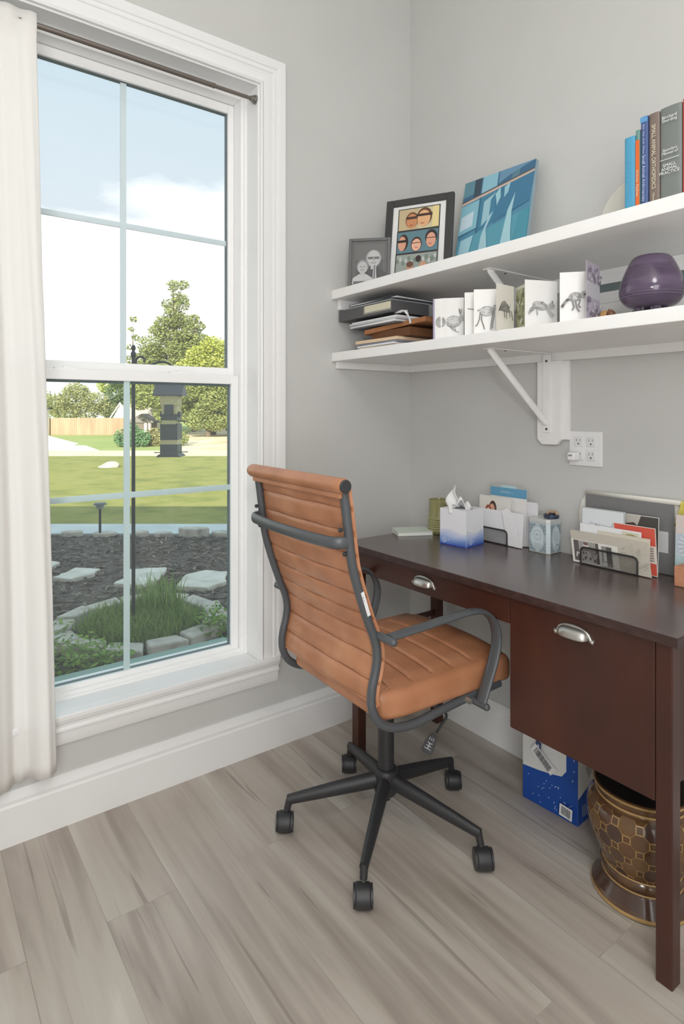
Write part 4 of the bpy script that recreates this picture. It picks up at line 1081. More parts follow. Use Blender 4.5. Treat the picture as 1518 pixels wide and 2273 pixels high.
def d_purple(a, W, h):
    q = random.Random(9)
    a.rect(0, 0, W, h, (178, 170, 184)); a.rect(0, h * .38, W, h * .66, (196, 194, 200))
    for i in range(46): a.ell(W * q.uniform(.05, .95), h * (q.uniform(.68, .95) if i % 2 else q.uniform(.04, .36)), W * q.uniform(.03, .09), h * q.uniform(.015, .05), ((132, 122, 142), (206, 200, 210), (150, 142, 160))[i % 3], q.uniform(-1, 1), 8)
H = .134
card('leftmost greeting card with a purple edge and a partly hidden sketch', (-.412, -.560), (-.392, -.600), H, d_wisp, opening=.04)
card('greeting card with a pencil sketch of a rabbit', (-.402, -.583), (-.353, -.640), H, d_rabbit)
card('narrow card with a striped tail sketch right of the rabbit card', (-.411, -.696), (-.370, -.748), H, d_tail)
card('greeting card with a pencil sketch of a long legged deer', (-.425, -.746), (-.371, -.798), H, d_deer)
card('cream greeting card with a dark sketch of a fox', (-.436, -.842), (-.352, -.838), H + .002, d_fox, (226, 222, 212), opening=.03)
card('narrow green botanical card between fox and squirrel cards', (-.338, -.835), (-.368, -.888), H, d_green, (214, 214, 200), opening=.025)
card('wide greeting card with a pencil sketch of a squirrel', (-.416, -.926), (-.320, -.964), H, d_squirrel)
card('greeting card with a pencil sketch of a running raccoon', (-.411, -1.034), (-.362, -1.090), H, d_raccoon)
card('purple patterned card seen almost edge on beside the raccoon card', (-.418, -1.116), (-.330, -1.100), .150, d_purple, (186, 180, 192), (190, 186, 196), opening=.02)

# ---- white panel with a dark grey band, behind the vase
wf = thing('banded_panel', 'white panel with a dark grey band behind the vase', 'picture', (-.022, -1.13, LZ))
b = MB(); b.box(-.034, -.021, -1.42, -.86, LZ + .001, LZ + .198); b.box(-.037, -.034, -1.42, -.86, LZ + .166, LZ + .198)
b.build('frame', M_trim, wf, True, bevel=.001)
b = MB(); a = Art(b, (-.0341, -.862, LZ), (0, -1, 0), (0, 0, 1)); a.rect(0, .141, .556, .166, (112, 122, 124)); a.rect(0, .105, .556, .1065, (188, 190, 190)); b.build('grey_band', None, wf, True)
# ---- vase
vs_ = thing('vase', 'purple glazed rounded vase with small feet on the lower shelf', 'vase', (-.318, -1.232, LZ))
M_vase = nmat('purple_glaze', [(70, 58, 78), (86, 72, 93), (108, 95, 118)], (5, 5, 26), .14, .01, dist=.8, spec=.6)
PV = [(.026, .027), (.040, .028), (.056, .034), (.068, .046), (.0745, .062), (.0745, .077), (.070, .096), (.062, .118), (.053, .138), (.046, .150), (.040, .1555), (.035, .1565), (.032, .154), (.045, .120), (.06, .07), (.02, .04), (.001, .04)]
PS = [(p.x, p.z) for p in smooth_path([(r, 0, z) for r, z in PV], 3)]
b = MB(); b.lathe([(r, z - .006) for r, z in PS], (-.318, -1.232, LZ), 56); vb = b.build('body', M_vase, vs_, True, smooth=60)
for k in range(4):
    a = radians(45 + 90 * k); b = MB(); b.lathe([(.008, .0003), (.0085, .004), (.008, .020), (.012, .027)], (-.318 + .032 * cos(a), -1.232 + .032 * sin(a), LZ), 14); b.build('foot', M_vase, vs_, True, smooth=50)
b = MB()
for z_, r_ in ((.048, .0725), (.054, .0742)): b.lathe([(r_, z_ - .0008), (r_ + .0007, z_), (r_, z_ + .0008)], (-.318, -1.232, LZ), 56)
b.build('glaze_ridges', mat('glaze_pale', (126, 112, 136), .2), vb, True, smooth=60)
# olive card leaning behind the vase and the little figurine by the purple card
o = MB(); o.obox((-.125, -1.068, LZ + .0006), (0, -.075, 0), (0.018, 0, .058), (.006, 0, 0)); tag(o.build('coaster', mat('olive_grey', (138, 140, 128), .6), bevel=.001), 'olive grey square tile leaning behind the vase', 'tile')
fg = thing('animal_figurine', 'tiny carved wooden animal figurine left of the vase', 'figurine', (-.345, -1.135, LZ))
M_fw = nmat('honey_wood', [(176, 138, 84), (196, 160, 104)], (60, 60, 60), .5); M_fd = mat('figurine_brown', (112, 74, 50), .5)
b = MB(); b.sphere((-.345, -1.124, LZ + .0145), .014, 8, sc=(.8, 1.1, 1)); b.build('body', M_fw, fg, True, smooth=60)
b = MB(); b.sphere((-.349, -1.142, LZ + .016), .0105, 8, sc=(1, 1.1, .95)); hd = b.build('head', M_fd, fg, True, smooth=60)
for s in (-1, 1):
    b = MB(); b.tube([(-.349 + s * .005, -1.141, LZ + .022), (-.349 + s * .006, -1.140, LZ + .029)], [.0035, .001], 8); b.build('ear', M_fd, hd, True, smooth=60)
gp = MB(); gp.sphere((-.335, -1.112, LZ + .020), .012, 8, sc=(.5, .9, 1.6)); tag(gp.build('pebble', mat('grey_stone', (160, 160, 166), .5), smooth=60), 'grey upright stone behind the wooden figurine', 'stone')
# ============================================================ THINGS ON THE DESK
def box_corner(F, e1, e2, h, z0=DZ):
    F = Vector((F[0], F[1], z0 + .0005)); return F, Vector((e1[0], e1[1], 0)), Vector((e2[0], e2[1], 0)), Vector((0, 0, h))
# notepad
nb = thing('notebook', 'pale green notebook lying on the left end of the desk', 'notebook', (-.22, -.24, DZ))
F = Vector((-.290, -.246, DZ + .0005)); u = Vector((.885, -.466, 0)); v = Vector((.466, .885, 0))
M_ngreen = mat('pale_green_cover', (206, 216, 206), .6)
b = MB(); b.obox(F + Vector((0, 0, .003)) + u * .002 + v * .002, u * .136, v * .106, (0, 0, .009)); b.build('pages', mat('page_white', (232, 232, 228), .8), nb, True)
b = MB(); b.obox(F, u * .140, v * .110, (0, 0, .0025)); b.obox(F + Vector((0, 0, .0125)), u * .140, v * .110, (0, 0, .0022)); b.build('cover', M_ngreen, nb, True, bevel=.0006)
# green tumbler
M_olive = mat('olive_glass', (150, 147, 102), .16, spec=.6)
PC = [(.030, 0), (.040, .001), (.0425, .005)]
for k in range(6): PC += [(.0425, .010 + k * .009), (.0445, .0135 + k * .009), (.0425, .017 + k * .009)]
PC += [(.041, .075), (.0395, .118), (.0405, .1225), (.0405, .133), (.0385, .1335), (.037, .12), (.037, .02), (.001, .018)]
b = MB(); b.lathe(PC, (-.112, -.290, DZ + .0005), 48); tag(b.build('tumbler', M_olive, smooth=50), 'olive green ribbed tumbler behind the tissue box', 'cup')
# tissue box
tb = thing('tissue_box', 'square white tissue box shading to blue at the base', 'tissue box', (-.175, -.48, DZ))
F, e1, e2, hh = box_corner((-.229, -.538), (-.017, .111), (.1085, .0166), .130)
b = MB(); b.obox(F, e1, e2, hh, C(232, 233, 238))
def tissue_art(a, W, flip):
    H = .130
    for k, c in enumerate(((214, 219, 236), (200, 209, 234), (184, 198, 230), (160, 180, 224), (134, 160, 216), (108, 138, 204), (82, 114, 190))):
        y = .052 - k * .0072
        pts = [(W * i / 12, y + .006 * sin(2.6 * i / 12 * 2 + k * .5 + (2 if flip else 0)) * (1 - k / 8)) for i in range(13)]
        a.poly([(0, 0.0008), (W, .0008)] + pts[::-1], c)
    a.rect(0, 0, W, .004, (52, 78, 176))
    cxm = .020 if not flip else .026
    a.ell(cxm, .017, .0095, .0095, (196, 210, 236)); a.ell(cxm, .017, .0062, .0062, (120, 150, 212)); a.line([(cxm - .003, .014), (cxm, .020), (cxm + .003, .015)], .0014, (225, 232, 245))
    a.rect(cxm + .013, .0185, cxm + .024, .0205, (190, 204, 234)); a.rect(cxm + .013, .0145, cxm + .021, .0160, (176, 194, 230))
a = Art(b, F + e1, -e1, Zu); tissue_art(a, e1.length, False)
a = Art(b, F, e2, Zu); tissue_art(a, e2.length, True)
top = F + hh; a = Art(b, top, e2, Vector((-e2.y, e2.x, 0))); a.ell(.055, .056, .036, .026, (120, 122, 128)); a.rect(.008, .008, .012, .012, (228, 230, 236))
b.build('carton', None, tb, True)
def tissue():
    b = MB(); base = F + e1 * .5 + e2 * .5 + hh
    ax = Vector((.10, -.99, 0)); n = 16; m_ = 10
    # upright lobe
    vs = []; fs = []
    for i in range(n + 1):
        t = i / n; wd = (.016 + .012 * sin(pi * min(1, t * 1.15)) ) * (1 - .55 * t ** 3)
        for j in range(m_ + 1):
            q = -1 + 2 * j / m_
            p = base + ax * (q * wd - .030 + .008 * t - .012 * sin(t * 3)) + Vector((-.010 + .010 * sin(2.2 * q + 3 * t) + .006 * q * q, 0, -.004 + .082 * t - .010 * q * q * t + .004 * sin(7 * q)))
            vs.append(p)
    for i in range(n):
        for j in range(m_): k = i * (m_ + 1) + j; fs.append((k, k + 1, k + m_ + 2, k + m_ + 1))
    b.add(vs, fs)
    # folded lobe lying to the right
    vs = []; fs = []
    for i in range(n + 1):
        t = i / n
        for j in range(m_ + 1):
            q = -1 + 2 * j / m_
            p = base + ax * (-.020 + .075 * t) + Vector((.004 + .022 * q * (1 - .3 * t) - .012, 0, .002 + .030 * sin(pi * min(1, t * 1.25)) * (.6 + .4 * cos(4 * q + 5 * t)) * (1 - .35 * q) + .006 * sin(9 * t + 3 * q)))
            vs.append(p)
    for i in range(n):
        for j in range(m_): k = i * (m_ + 1) + j; fs.append((k, k + 1, k + m_ + 2, k + m_ + 1))
    b.add(vs, fs)
    # loose flap hanging down the front
    vs = []; fs = []
    for i in range(n + 1):
        t = i / n
        for j in range(5):
            q = -1 + j / 2
            vs.append(base + ax * (-.006 + .014 * q * (1 - t * .7) + .006 * t) + Vector((-.030 - .028 * min(1, t * 2) + .002 * q, 0, .008 + .010 * sin(pi * t * .8) - .030 * max(0, t - .5) / .5)))
    for i in range(n):
        for j in range(4): k = i * 5 + j; fs.append((k, k + 1, k + 6, k + 5))
    b.add(vs, fs)
    o = b.build('tissue', mat('tissue_paper', (240, 240, 240), .9), tb, True, smooth=70)
    s_ = o.modifiers.new('s', 'SOLIDIFY'); s_.thickness = .0006
tissue()
# desk sorters : wire frame with mesh panels
M_wire = mat('black_wire', (44, 43, 42), .45)
def sorter(label, y0, y1, x0):
    t = thing('letter_sorter', label, 'letter sorter', (x0 + .035, (y0 + y1) / 2, DZ), group='black mesh letter sorters')
    hgt = (.054, .066, .080); xs = (x0, x0 + .030, x0 + .060)
    b = MB(); b.box(x0, x0 + .062, y1, y0, DZ + .0005, DZ + .0025); b.build('base', M_wire, t, True)
    for x, h in zip(xs, hgt):
        r = .012; P = [(x, y0, DZ + .003), (x, y0, DZ + h - r), (x, y0 - r * .3, DZ + h - r * .3), (x, y0 - r, DZ + h), (x, y1 + r, DZ + h), (x, y1 + r * .3, DZ + h - r * .3), (x, y1, DZ + h - r), (x, y1, DZ + .003)]
        b = MB(); b.tube(P, .0028, 8); b.tube([(x, y0, DZ + .003), (x, y1, DZ + .003)], .002, 8); pn = b.build('divider', M_wire, t, True, smooth=60)
        g = MB(); st = .0042; n = int((y0 - y1 + h) / st)
        for k in range(n):
            for sgn in (1, -1):
                # diagonal wires clipped to the panel
                a0 = y0 - k * st if sgn > 0 else y1 + k * st
                p0 = Vector((x, a0, DZ + .004)); L_ = h - .006
                q0 = a0 + sgn * L_
                t0, t1 = 0.0, 1.0
                lo_, hi_ = y1 + .002, y0 - .002
                for lim in (lo_, hi_):
                    pass
                def yy(f): return a0 + sgn * L_ * f
                fs_ = [f / 20 for f in range(21) if lo_ <= yy(f / 20) <= hi_]
                if len(fs_) < 2: continue
                f0, f1 = fs_[0], fs_[-1]
                w_ = .00045
                g.add([(x, yy(f0) - w_, DZ + .004 + L_ * f0), (x, yy(f0) + w_, DZ + .004 + L_ * f0), (x, yy(f1) + w_, DZ + .004 + L_ * f1), (x, yy(f1) - w_, DZ + .004 + L_ * f1)], [(0, 1, 2, 3)])
        g.build('mesh_panel', M_wire, pn, True)
    return t
sorter('black mesh letter sorter full of envelopes beside the tissue box', -.415, -.602, -.088)
sorter('black mesh letter sorter holding cards at the right of the desk', -.900, -1.082, -.1025)
Uy = Vector((0, -1, 0))
def leaf(name, label, cat, x, y0, y1, h, col, draw=None, lean=.006, z0=DZ + .003, dy=0.0, group=None, th=.0008):
    """upright sheet facing the room: left edge y0, right edge y1 (y1<y0); leans back by lean, top shifted by dy"""
    O = Vector((x, y0, z0)); V = Vector((lean, dy, math.sqrt(max(h * h - lean * lean, 1e-6)))); U = Uy
    b = MB(); b.obox(O, U * (y0 - y1), V, Vector((th, 0, 0)), C(*col))
    if draw:
        a = Art(b, O, U, V, .00012); a.V = V.normalized(); draw(a, y0 - y1, V.length)
    o = b.build(name, None); tag(o, label, cat, group); return o
GE = 'mail in the left letter sorter'
leaf('envelope', 'large white envelope at the back of the left sorter', 'envelope', -.040, -.50, -.690, .150, (232, 232, 233), lean=.012, group=GE)
leaf('envelope', 'white envelope leaning to the right in the left sorter', 'envelope', -.048, -.52, -.700, .158, (226, 226, 230), lean=.008, dy=.006, group=GE)
def d_broch(a, W, H):
    a.rect(0, H * .80, W, H, (98, 158, 192)); a.rect(0, H * .955, W, H, (176, 180, 178)); a.rect(W * .3, H * .955, W * .72, H, (178, 206, 214))
    for k in range(5): a.line([(W * (.30 + k * .05), H * .865), (W * (.33 + k * .05), H * .895)], .0022, (216, 228, 236))
    a.rect(W * .54, H * .87, W * .66, H * .88, (150, 188, 212))
leaf('brochure', 'tall brochure with a blue header strip in the left sorter', 'brochure', -.055, -.492, -.655, .208, (230, 228, 226), d_broch, lean=.010)
def d_photo(a, W, H):
    a.rect(W * .02, H * .15, W * .60, H * .97, (226, 222, 214))
    a.ell(W * .44, H * .72, W * .12, H * .18, (84, 62, 54)); a.ell(W * .42, H * .68, W * .09, H * .15, (222, 168, 142)); a.ell(W * .30, H * .60, W * .12, H * .20, (150, 82, 64)); a.ell(W * .31, H * .60, W * .08, H * .14, (226, 178, 156))
    a.poly([(W * .18, H * .2), (W * .22, H * .46), (W * .42, H * .46), (W * .46, H * .2)], (192, 120, 104)); a.poly([(W * .36, H * .2), (W * .42, H * .5), (W * .56, H * .42), (W * .58, H * .2)], (226, 212, 206))
leaf('photo_card', 'photo card of two smiling faces in the left sorter', 'card', -.070, -.455, -.600, .165, (222, 222, 216), d_photo, lean=.006)
def d_env(a, W, H):
    for k in range(5): a.rect(W * .45, H * (.42 - k * .05), W * .93, H * (.43 - k * .05), (196, 198, 206))
    a.ell(W * .82, H * .62, W * .04, H * .05, (206, 210, 212))
leaf('envelope', 'front white envelope with grey print in the left sorter', 'envelope', -.0835, -.448, -.664, .118, (232, 233, 236), d_env, lean=.008, group=GE)
b = MB(); A_ = Vector((-.0865, -.606, DZ + .003)); b.prism([(0, 0), (.052, 0), (.034, .072), (.016, .118), (-.004, .132), (-.030, .122)], A_, Uy, Zu, (-.0008, 0, 0)); tag(b.build('folded_letter', C(236, 236, 238)), 'folded white letter curving over the front of the left sorter', 'letter')
# tea tin
tin = thing('tea_tin', 'pale blue decorated metal tea tin against the wall', 'tin', (-.047, -.732, DZ))
x0, x1, y0, y1, c_ = -.086, -.010, -.772, -.686, .010
octg = [(x0 + c_, y0), (x1 - c_, y0), (x1, y0 + c_), (x1, y1 - c_), (x1 - c_, y1), (x0 + c_, y1), (x0, y1 - c_), (x0, y0 + c_)]
M_tin = mat('tin_pale_blue', (196, 208, 212), .32, .2); M_tinlid = mat('tin_lid', (206, 208, 206), .32, .2)
b = MB(); b.prism(octg, (0, 0, DZ + .0006), (1, 0, 0), (0, 1, 0), (0, 0, .1035), M_tin)
def d_tin(a, W, H, txt):
    dk = (136, 152, 162); md = (176, 194, 202)
    for su in (0, 1):
        for sv in (0, 1):
            f = lambda p: (p[0] * W if not su else W - p[0] * W, p[1] * H if not sv else H - p[1] * H)
            a.poly([f(p) for p in ((.02, .03), (.42, .03), (.30, .10), (.20, .14), (.14, .24), (.06, .36), (.02, .40))], dk)
            for p in ((.12, .07), (.22, .07), (.08, .16), (.06, .26)): a.ell(*f(p), W * .03, H * .018, (196, 206, 212), n=8)
    a.ell(W * .5, H * .5, W * .40, H * .40, md); a.ell(W * .5, H * .5, W * .38, H * .385, (204, 216, 220))
    if txt:
        a.ell(W * .5, H * .60, W * .25, H * .18, (150, 164, 172)); a.ell(W * .5, H * .60, W * .235, H * .167, (200, 212, 217)); a.ell(W * .5, H * .60, W * .20, H * .14, (168, 182, 190)); a.ell(W * .5, H * .60, W * .19, H * .132, (204, 215, 220))
        for k in range(5): a.rect(W * .26, H * (.30 - k * .035), W * .74, H * (.312 - k * .035), (172, 184, 192))
    else:
        for k in range(10): a.rect(W * .26, H * (.74 - k * .034), W * .74, H * (.75 - k * .034), (172, 184, 190))
        a.poly([(W * .55, H * .32), (W * .60, H * .34), (W * .60, H * .28), (W * .70, H * .27), (W * .70, H * .25), (W * .55, H * .25)], (84, 98, 108)); a.rect(W * .42, H * .17, W * .50, H * .22, (120, 134, 142))
bd = b.build('tin_body', M_tin, tin, True)
b = MB(); d_tin(Art(b, (x0 - .0002, y1 - c_, DZ + .003), (0, -1, 0), Zu, .00008), y1 - y0 - 2 * c_, .098, True); d_tin(Art(b, (x0 + c_, y0 - .0002, DZ + .003), (1, 0, 0), Zu, .00008), x1 - x0 - 2 * c_, .098, False); b.build('tin_print', None, bd, True)
lettering('tin_monogram', 'SFT', .009, (x0 - .0016, (y0 + y1) / 2, DZ + .0618), (0, -1, 0), Zu, mat('tin_ink', (112, 128, 138), .5), bd)
b = MB(); oc2 = [((x - (x0 + x1) / 2) * 1.02 + (x0 + x1) / 2, (y - (y0 + y1) / 2) * 1.02 + (y0 + y1) / 2) for x, y in octg]
b.prism(oc2, (0, 0, DZ + .1030), (1, 0, 0), (0, 1, 0), (0, 0, .014)); b.build('lid', M_tinlid, tin, True, bevel=.0015)
b = MB(); b.prism(oc2, (0, 0, DZ + .0004), (1, 0, 0), (0, 1, 0), (0, 0, .003)); b.build('rim', mat('tin_rim', (150, 146, 136), .35, .6), tin, True)
tr = thing('trinket_dish', 'small navy round dish with a copper clasp on the tea tin', 'dish', (-.042, -.752, DZ + .1175))
b = MB(); b.lathe([(.018, 0), (.0245, .001), (.0255, .005), (.0255, .012), (.0235, .0135), (.0205, .012), (.020, .004), (.001, .004)], (-.042, -.752, DZ + .1176), 36); b.build('dish', mat('navy_enamel', (66, 78, 98), .3, .3), tr, True, smooth=40)
b = MB(); b.tube(smooth_path([(-.038, -.732, DZ + .128), (-.034, -.740, DZ + .137), (-.034, -.752, DZ + .136), (-.034, -.764, DZ + .139), (-.038, -.773, DZ + .128)], 5), .0055, 10, flat=.7); b.build('clasp', mat('copper_wood', (186, 150, 122), .5, .1), tr, True, smooth=60)
# contents of the right sorter
fo = thing('folder', 'large cream folder curling behind the grey card', 'folder', (-.02, -1.0, DZ))
b = MB(); n = 14; prof_ = []
L_ = [(-.850, .0), (-.846, .06), (-.838, .11), (-.836, .15), (-.845, .185), (-.862, .207), (-.880, .217)]
P = [(-y, z) for y, z in L_] + [(1.165, .222), (1.176, .20), (1.165, .0)]
b.prism([(p[0], p[1]) for p in P], (-.0095, 0, DZ + .0006), Uy, Zu, (-.0012, 0, 0)); b.build('back_cover', mat('cream_card', (232, 230, 222), .6), fo, True)
b = MB(); vs = []; fs = []
for i in range(9):
    t = i / 8; z = DZ + .222 - .075 * t
    for j in range(5):
        q = j / 4; vs.append((-.011 - .010 * (1 - t) * q - .006 * q, -1.150 - .030 * (1 - t) ** .6 + q * .010, z))
for i in range(8):
    for j in range(4): k = i * 5 + j; fs.append((k, k + 1, k + 6, k + 5))
b.add(vs, fs); o = b.build('curled_edge', mat('yellow_lining', (214, 200, 96), .6), fo, True, smooth=60); s_ = o.modifiers.new('s', 'SOLIDIFY'); s_.thickness = .0012
b = MB(); vs = []; fs = []
for i in range(9):
    t = i / 8; a_ = pi * .62 * t
    for y in (-.868, -1.168): vs.append((-.0105 - .016 * sin(a_), y, DZ + .206 + .016 * (1 - cos(a_)) * .8))
for i in range(8): fs.append((2 * i, 2 * i + 1, 2 * i + 3, 2 * i + 2))
b.add(vs, fs); o = b.build('curled_top', mat('cream_card', (232, 230, 222), .6), fo, True, smooth=60); s_ = o.modifiers.new('s', 'SOLIDIFY'); s_.thickness = .001
def d_grey(a, W, H):
    a.rect(W * .80, H * .30, W * .94, H * .60, (208, 209, 210))
    for k in range(6): a.rect(W * .845 + k * .004, H * .34, W * .847 + k * .004, H * .56, (186, 188, 190))
leaf('grey_card', 'big dark grey card with a white label, behind the cream cards', 'card', -.0225, -.866, -1.148, .206, (124, 124, 125), d_grey, lean=.003)
def d_dark(a, W, H):
    a.rect(.002, .002, W - .002, H - .002, (78, 74, 70)); a.poly([(0.002, H * .70), (W * .4, H * .80), (W * .5, H - .002), (.002, H - .002)], (196, 190, 182)); a.poly([(.002, H * .70), (W * .2, H * .66), (W * .42, H * .80), (W * .3, H * .86), (.002, H * .82)], (92, 72, 64)); a.poly([(W * .4, H * .8), (W * .9, H * .72), (W * .98, H * .4), (W * .6, H * .5)], (96, 90, 84))
leaf('photo_card', 'dark photo card with a white rim behind the red card', 'card', -.050, -1.008, -1.116, .166, (216, 214, 210), d_dark, lean=.006)
def d_acr(a, W, H):
    a.rect(.003, .0, W - .004, H - .003, (226, 230, 234))
    q = random.Random(4); x0_ = W * .30
    a.line([(x0_, H * .72), (x0_ - .010, H * .74), (x0_ - .014, H * .68), (x0_ - .008, H * .65)], .0016, (150, 152, 160)); a.line([(x0_, H * .73), (W * .85, H * .68)], .001, (150, 152, 160))
    for k in range(14): a.ell(x0_ + .012 + q.uniform(-.008, .008), H * .66 + q.uniform(-.016, .010), .0022, .0022, (172, 92, 108) if k % 2 else (120, 60, 80), n=8)
    a.ell(W * .60, H * .62, .012, .012, (180, 182, 188)); a.ell(W * .60, H * .62, .009, .009, (222, 226, 230)); a.ell(W * .60, H * .62, .004, .004, (180, 182, 188)); a.line([(W * .68, H * .64), (W * .76, H * .78), (W * .84, H * .58), (W * .90, H * .60)], .0012, (150, 152, 160))
leaf('note_card', 'white card in a clear sleeve with a small drawing', 'card', -.069, -.881, -1.024, .172, (188, 194, 198), d_acr, lean=.003, th=.004)
leaf('postcard', 'bright red postcard with a white band in the right sorter', 'card', -.076, -1.000, -1.128, .138, (222, 216, 212), lambda a, W, H: (a.rect(.002, .002, W - .002, H - .002, (214, 92, 74)), a.poly([(0, H * .26), (W, H * .26), (W, H * .62), (0, H * .62)], (222, 214, 206)), [a.rect(W * .84, H * (.30 + k * .05), W * .94, H * (.33 + k * .05), (150, 140, 134)) for k in range(6)]), lean=.006, dy=.010)
def d_stamp(a, W, H):
    a.rect(W * .70, H * .76, W * .97, H * .96, (214, 210, 190)); a.ell(W * .84, H * .86, W * .09, H * .06, (166, 160, 120)); a.ell(W * .80, H * .84, W * .05, H * .04, (196, 176, 130))
    for k in range(3): a.rect(W * .36, H * (.86 - k * .05), W * .62, H * (.87 - k * .05), (196, 198, 204))
leaf('envelope', 'stamped white envelope in front of the sleeved card', 'envelope', -.086, -.884, -1.082, .122, (234, 235, 237), d_stamp, lean=.006)
leaf('envelope', 'cream envelope just behind the beige photo card', 'envelope', -.092, -.95, -1.112, .108, (214, 206, 190), lean=.004)
def d_beige(a, W, H):
    a.rect(0, 0, W, H, (196, 190, 178)); a.rect(0, 0, W * .62, H * .72, (228, 226, 220))
    a.rect(W * .03, H * .06, W * .37, H * .70, (98, 94, 92)); a.rect(W * .10, H * .06, W * .33, H * .70, (164, 160, 158)); a.ell(W * .20, H * .58, W * .035, H * .10, (224, 216, 212)); a.ell(W * .20, H * .63, W * .035, H * .05, (120, 96, 92)); a.poly([(W * .12, H * .06), (W * .16, H * .4), (W * .25, H * .4), (W * .30, H * .06)], (206, 202, 200))
    q = random.Random(2)
    for k in range(30): a.ell(W * q.uniform(.06, .34), H * q.uniform(.08, .36), W * .012, H * .025, ((82, 80, 80), (218, 216, 214))[k % 2], q.uniform(0, 3), 8)
    a.rect(W * .42, H * .06, W * .55, H * .66, (92, 90, 88)); a.rect(W * .42, H * .06, W * .48, H * .66, (146, 144, 142)); a.ell(W * .46, H * .36, W * .02, H * .16, (204, 200, 198))
    for k in range(26):
        x = W * (.60 + .35 * q.random()); y = H * (.15 + .6 * q.random()); a.line([(x, y), (x + W * .05, y + H * q.uniform(.05, .16))], .0012, (166, 160, 148))
leaf('photo_card', 'wide beige card with black and white photos at the front of the right sorter', 'card', -.0985, -.872, -1.122, .098, (226, 224, 218), d_beige, lean=.004, dy=.014)
# card in a wooden block at the right end
cb_ = thing('card_holder', 'small terracotta coloured wooden block at the right end of the desk', 'card holder', (-.09, -1.25, DZ))
b = MB(); b.box(-.118, -.066, -1.31, -1.192, DZ + .0005, DZ + .056); b.build('block', nmat('terracotta_wood', [(186, 128, 98), (198, 142, 110)], (8, 40, 40), .6), cb_, True, bevel=.003)
def d_flower(a, W, H):
    a.rect(0, H * .72, W, H, (214, 204, 200)); a.rect(0, 0, W, H * .40, (176, 202, 206)); a.poly([(0, H * .40), (W, H * .5), (W, H * .74), (0, H * .72)], (190, 202, 212))
    for k in range(36):
        t = 2 * pi * k / 36; a.line([(.048 + .006 * cos(t), H * .56 + .006 * sin(t)), (.048 + .040 * cos(t), H * .56 + .040 * sin(t))], .003, (232, 236, 240) if k % 2 else (196, 206, 216))
    a.ell(.048, H * .56, .009, .009, (178, 190, 204)); a.ell(.03, H * .14, .018, .012, (150, 168, 178)); a.ell(.06, H * .18, .016, .014, (120, 150, 166))
leaf('art_print', 'pale floral print standing in the wooden block', 'picture', -.062, -1.168, -1.30, .186, (226, 222, 220), d_flower, lean=.008, z0=DZ + .001, th=.002)

# ============================================================ ON THE FLOOR
bb = thing('shipping_box', 'blue and white cardboard box under the file cabinet', 'box', (-.10, -.84, 0))
F = Vector((-.176, -.938, .0006)); e1 = Vector((-.012, .192, 0)); e2 = Vector((.135, .012, 0)); hh = Vector((0, 0, .225))
b = MB(); b.obox(F, e1, e2, hh, C(222, 222, 220))
q = random.Random(3); BL = (24, 74, 158); W = e1.length
a = Art(b, F + e1, -e1, Zu)
a.poly([(0, 0), (W, 0), (W, .225), (W * .78, .225), (W * .80, .20), (W * .80, .150), (W * .72, .128), (W * .55, .120), (W * .30, .112), (0, .106)], BL)
for k in range(26):
    x, y = q.uniform(.02, W - .02), q.uniform(.012, .098); a.ell(x, y, .0016, .0016, (220, 228, 240), n=8)
for k in range(6): a.ell(W * q.uniform(.84, .97), q.uniform(.12, .2), .0014, .0014, (220, 228, 240), n=8)
a.poly([(W * .28, .212), (W * .38, .206), (W * .36, .172), (W * .27, .176)], (64, 76, 112)); a.rect(W * .31, .186, W * .335, .198, (210, 214, 222))
ux, uy = (.80, -.60)
def rl(cu, cv, L0, H0, ang, stripes):
    c, s = cos(ang), sin(ang)
    f = lambda x, y: (cu + x * c - y * s, cv + x * s + y * c)
    a.poly([f(0, 0), f(L0, 0), f(L0, H0), f(0, H0)], (232, 232, 232))
    x = L0 * .12
    for k in range(stripes):
        w_ = q.uniform(.0007, .002); a.poly([f(x, H0 * .18), f(x + w_, H0 * .18), f(x + w_, H0 * .88), f(x, H0 * .88)], (90, 92, 98)); x += w_ + q.uniform(.0008, .0018)
        if x > L0 * .88: break
rl(W * .17, .172, .090, .032, radians(-36), 26)
rl(W * .72, .018, .042, .036, radians(-4), 14)
a = Art(b, F, e2, Zu); W2 = e2.length
a.poly([(0, 0), (W2, 0), (W2, .108), (W2 * .30, .092), (0, .080)], BL); a.poly([(0, .20), (.05, .19), (.06, .14), (.10, .12), (W2, .16), (W2, .225), (0, .225)], (196, 196, 194)); a.poly([(W2 * .35, .16), (W2 * .6, .19), (W2 * .7, .15), (W2 * .5, .12)], (170, 168, 164))
for k in range(6): a.rect(.024 + k * .005, .018, .0262 + k * .005, .056 - .004 * (k % 2), (170, 184, 214))
b.build('carton', None, bb, True)
# ceramic urn with honeycomb
ur = thing('ceramic_urn', 'brown glazed urn with gold honeycomb lines under the desk', 'urn', (-.2575, -1.1755, 0))
UC = (-.2575, -1.1755, 0)
PU = [(.08, .0006), (.117, .001), (.1225, .006), (.1225, .012), (.117, .020), (.108, .034), (.101, .046), (.0975, .052), (.099, .058), (.102, .066), (.101, .074), (.0965, .080), (.097, .084), (.106, .106), (.118, .134), (.129, .166), (.1345, .200), (.133, .222), (.125, .240), (.116, .250), (.112, .2545), (.112, .259), (.114, .266), (.117, .276), (.1175, .281), (.113, .284), (.108, .282), (.104, .27), (.102, .255), (.12, .21), (.1, .1), (.001, .09)]
M_urn = nmat('brown_glaze', [(78, 54, 40), (94, 67, 46), (106, 78, 52)], (14, 14, 14), .16, .01, spec=.6)
M_ugold = mat('gold_line', (186, 152, 100), .4, .2)
M_ubr = mat('dark_brown_glaze', (78, 58, 48), .15, spec=.6)
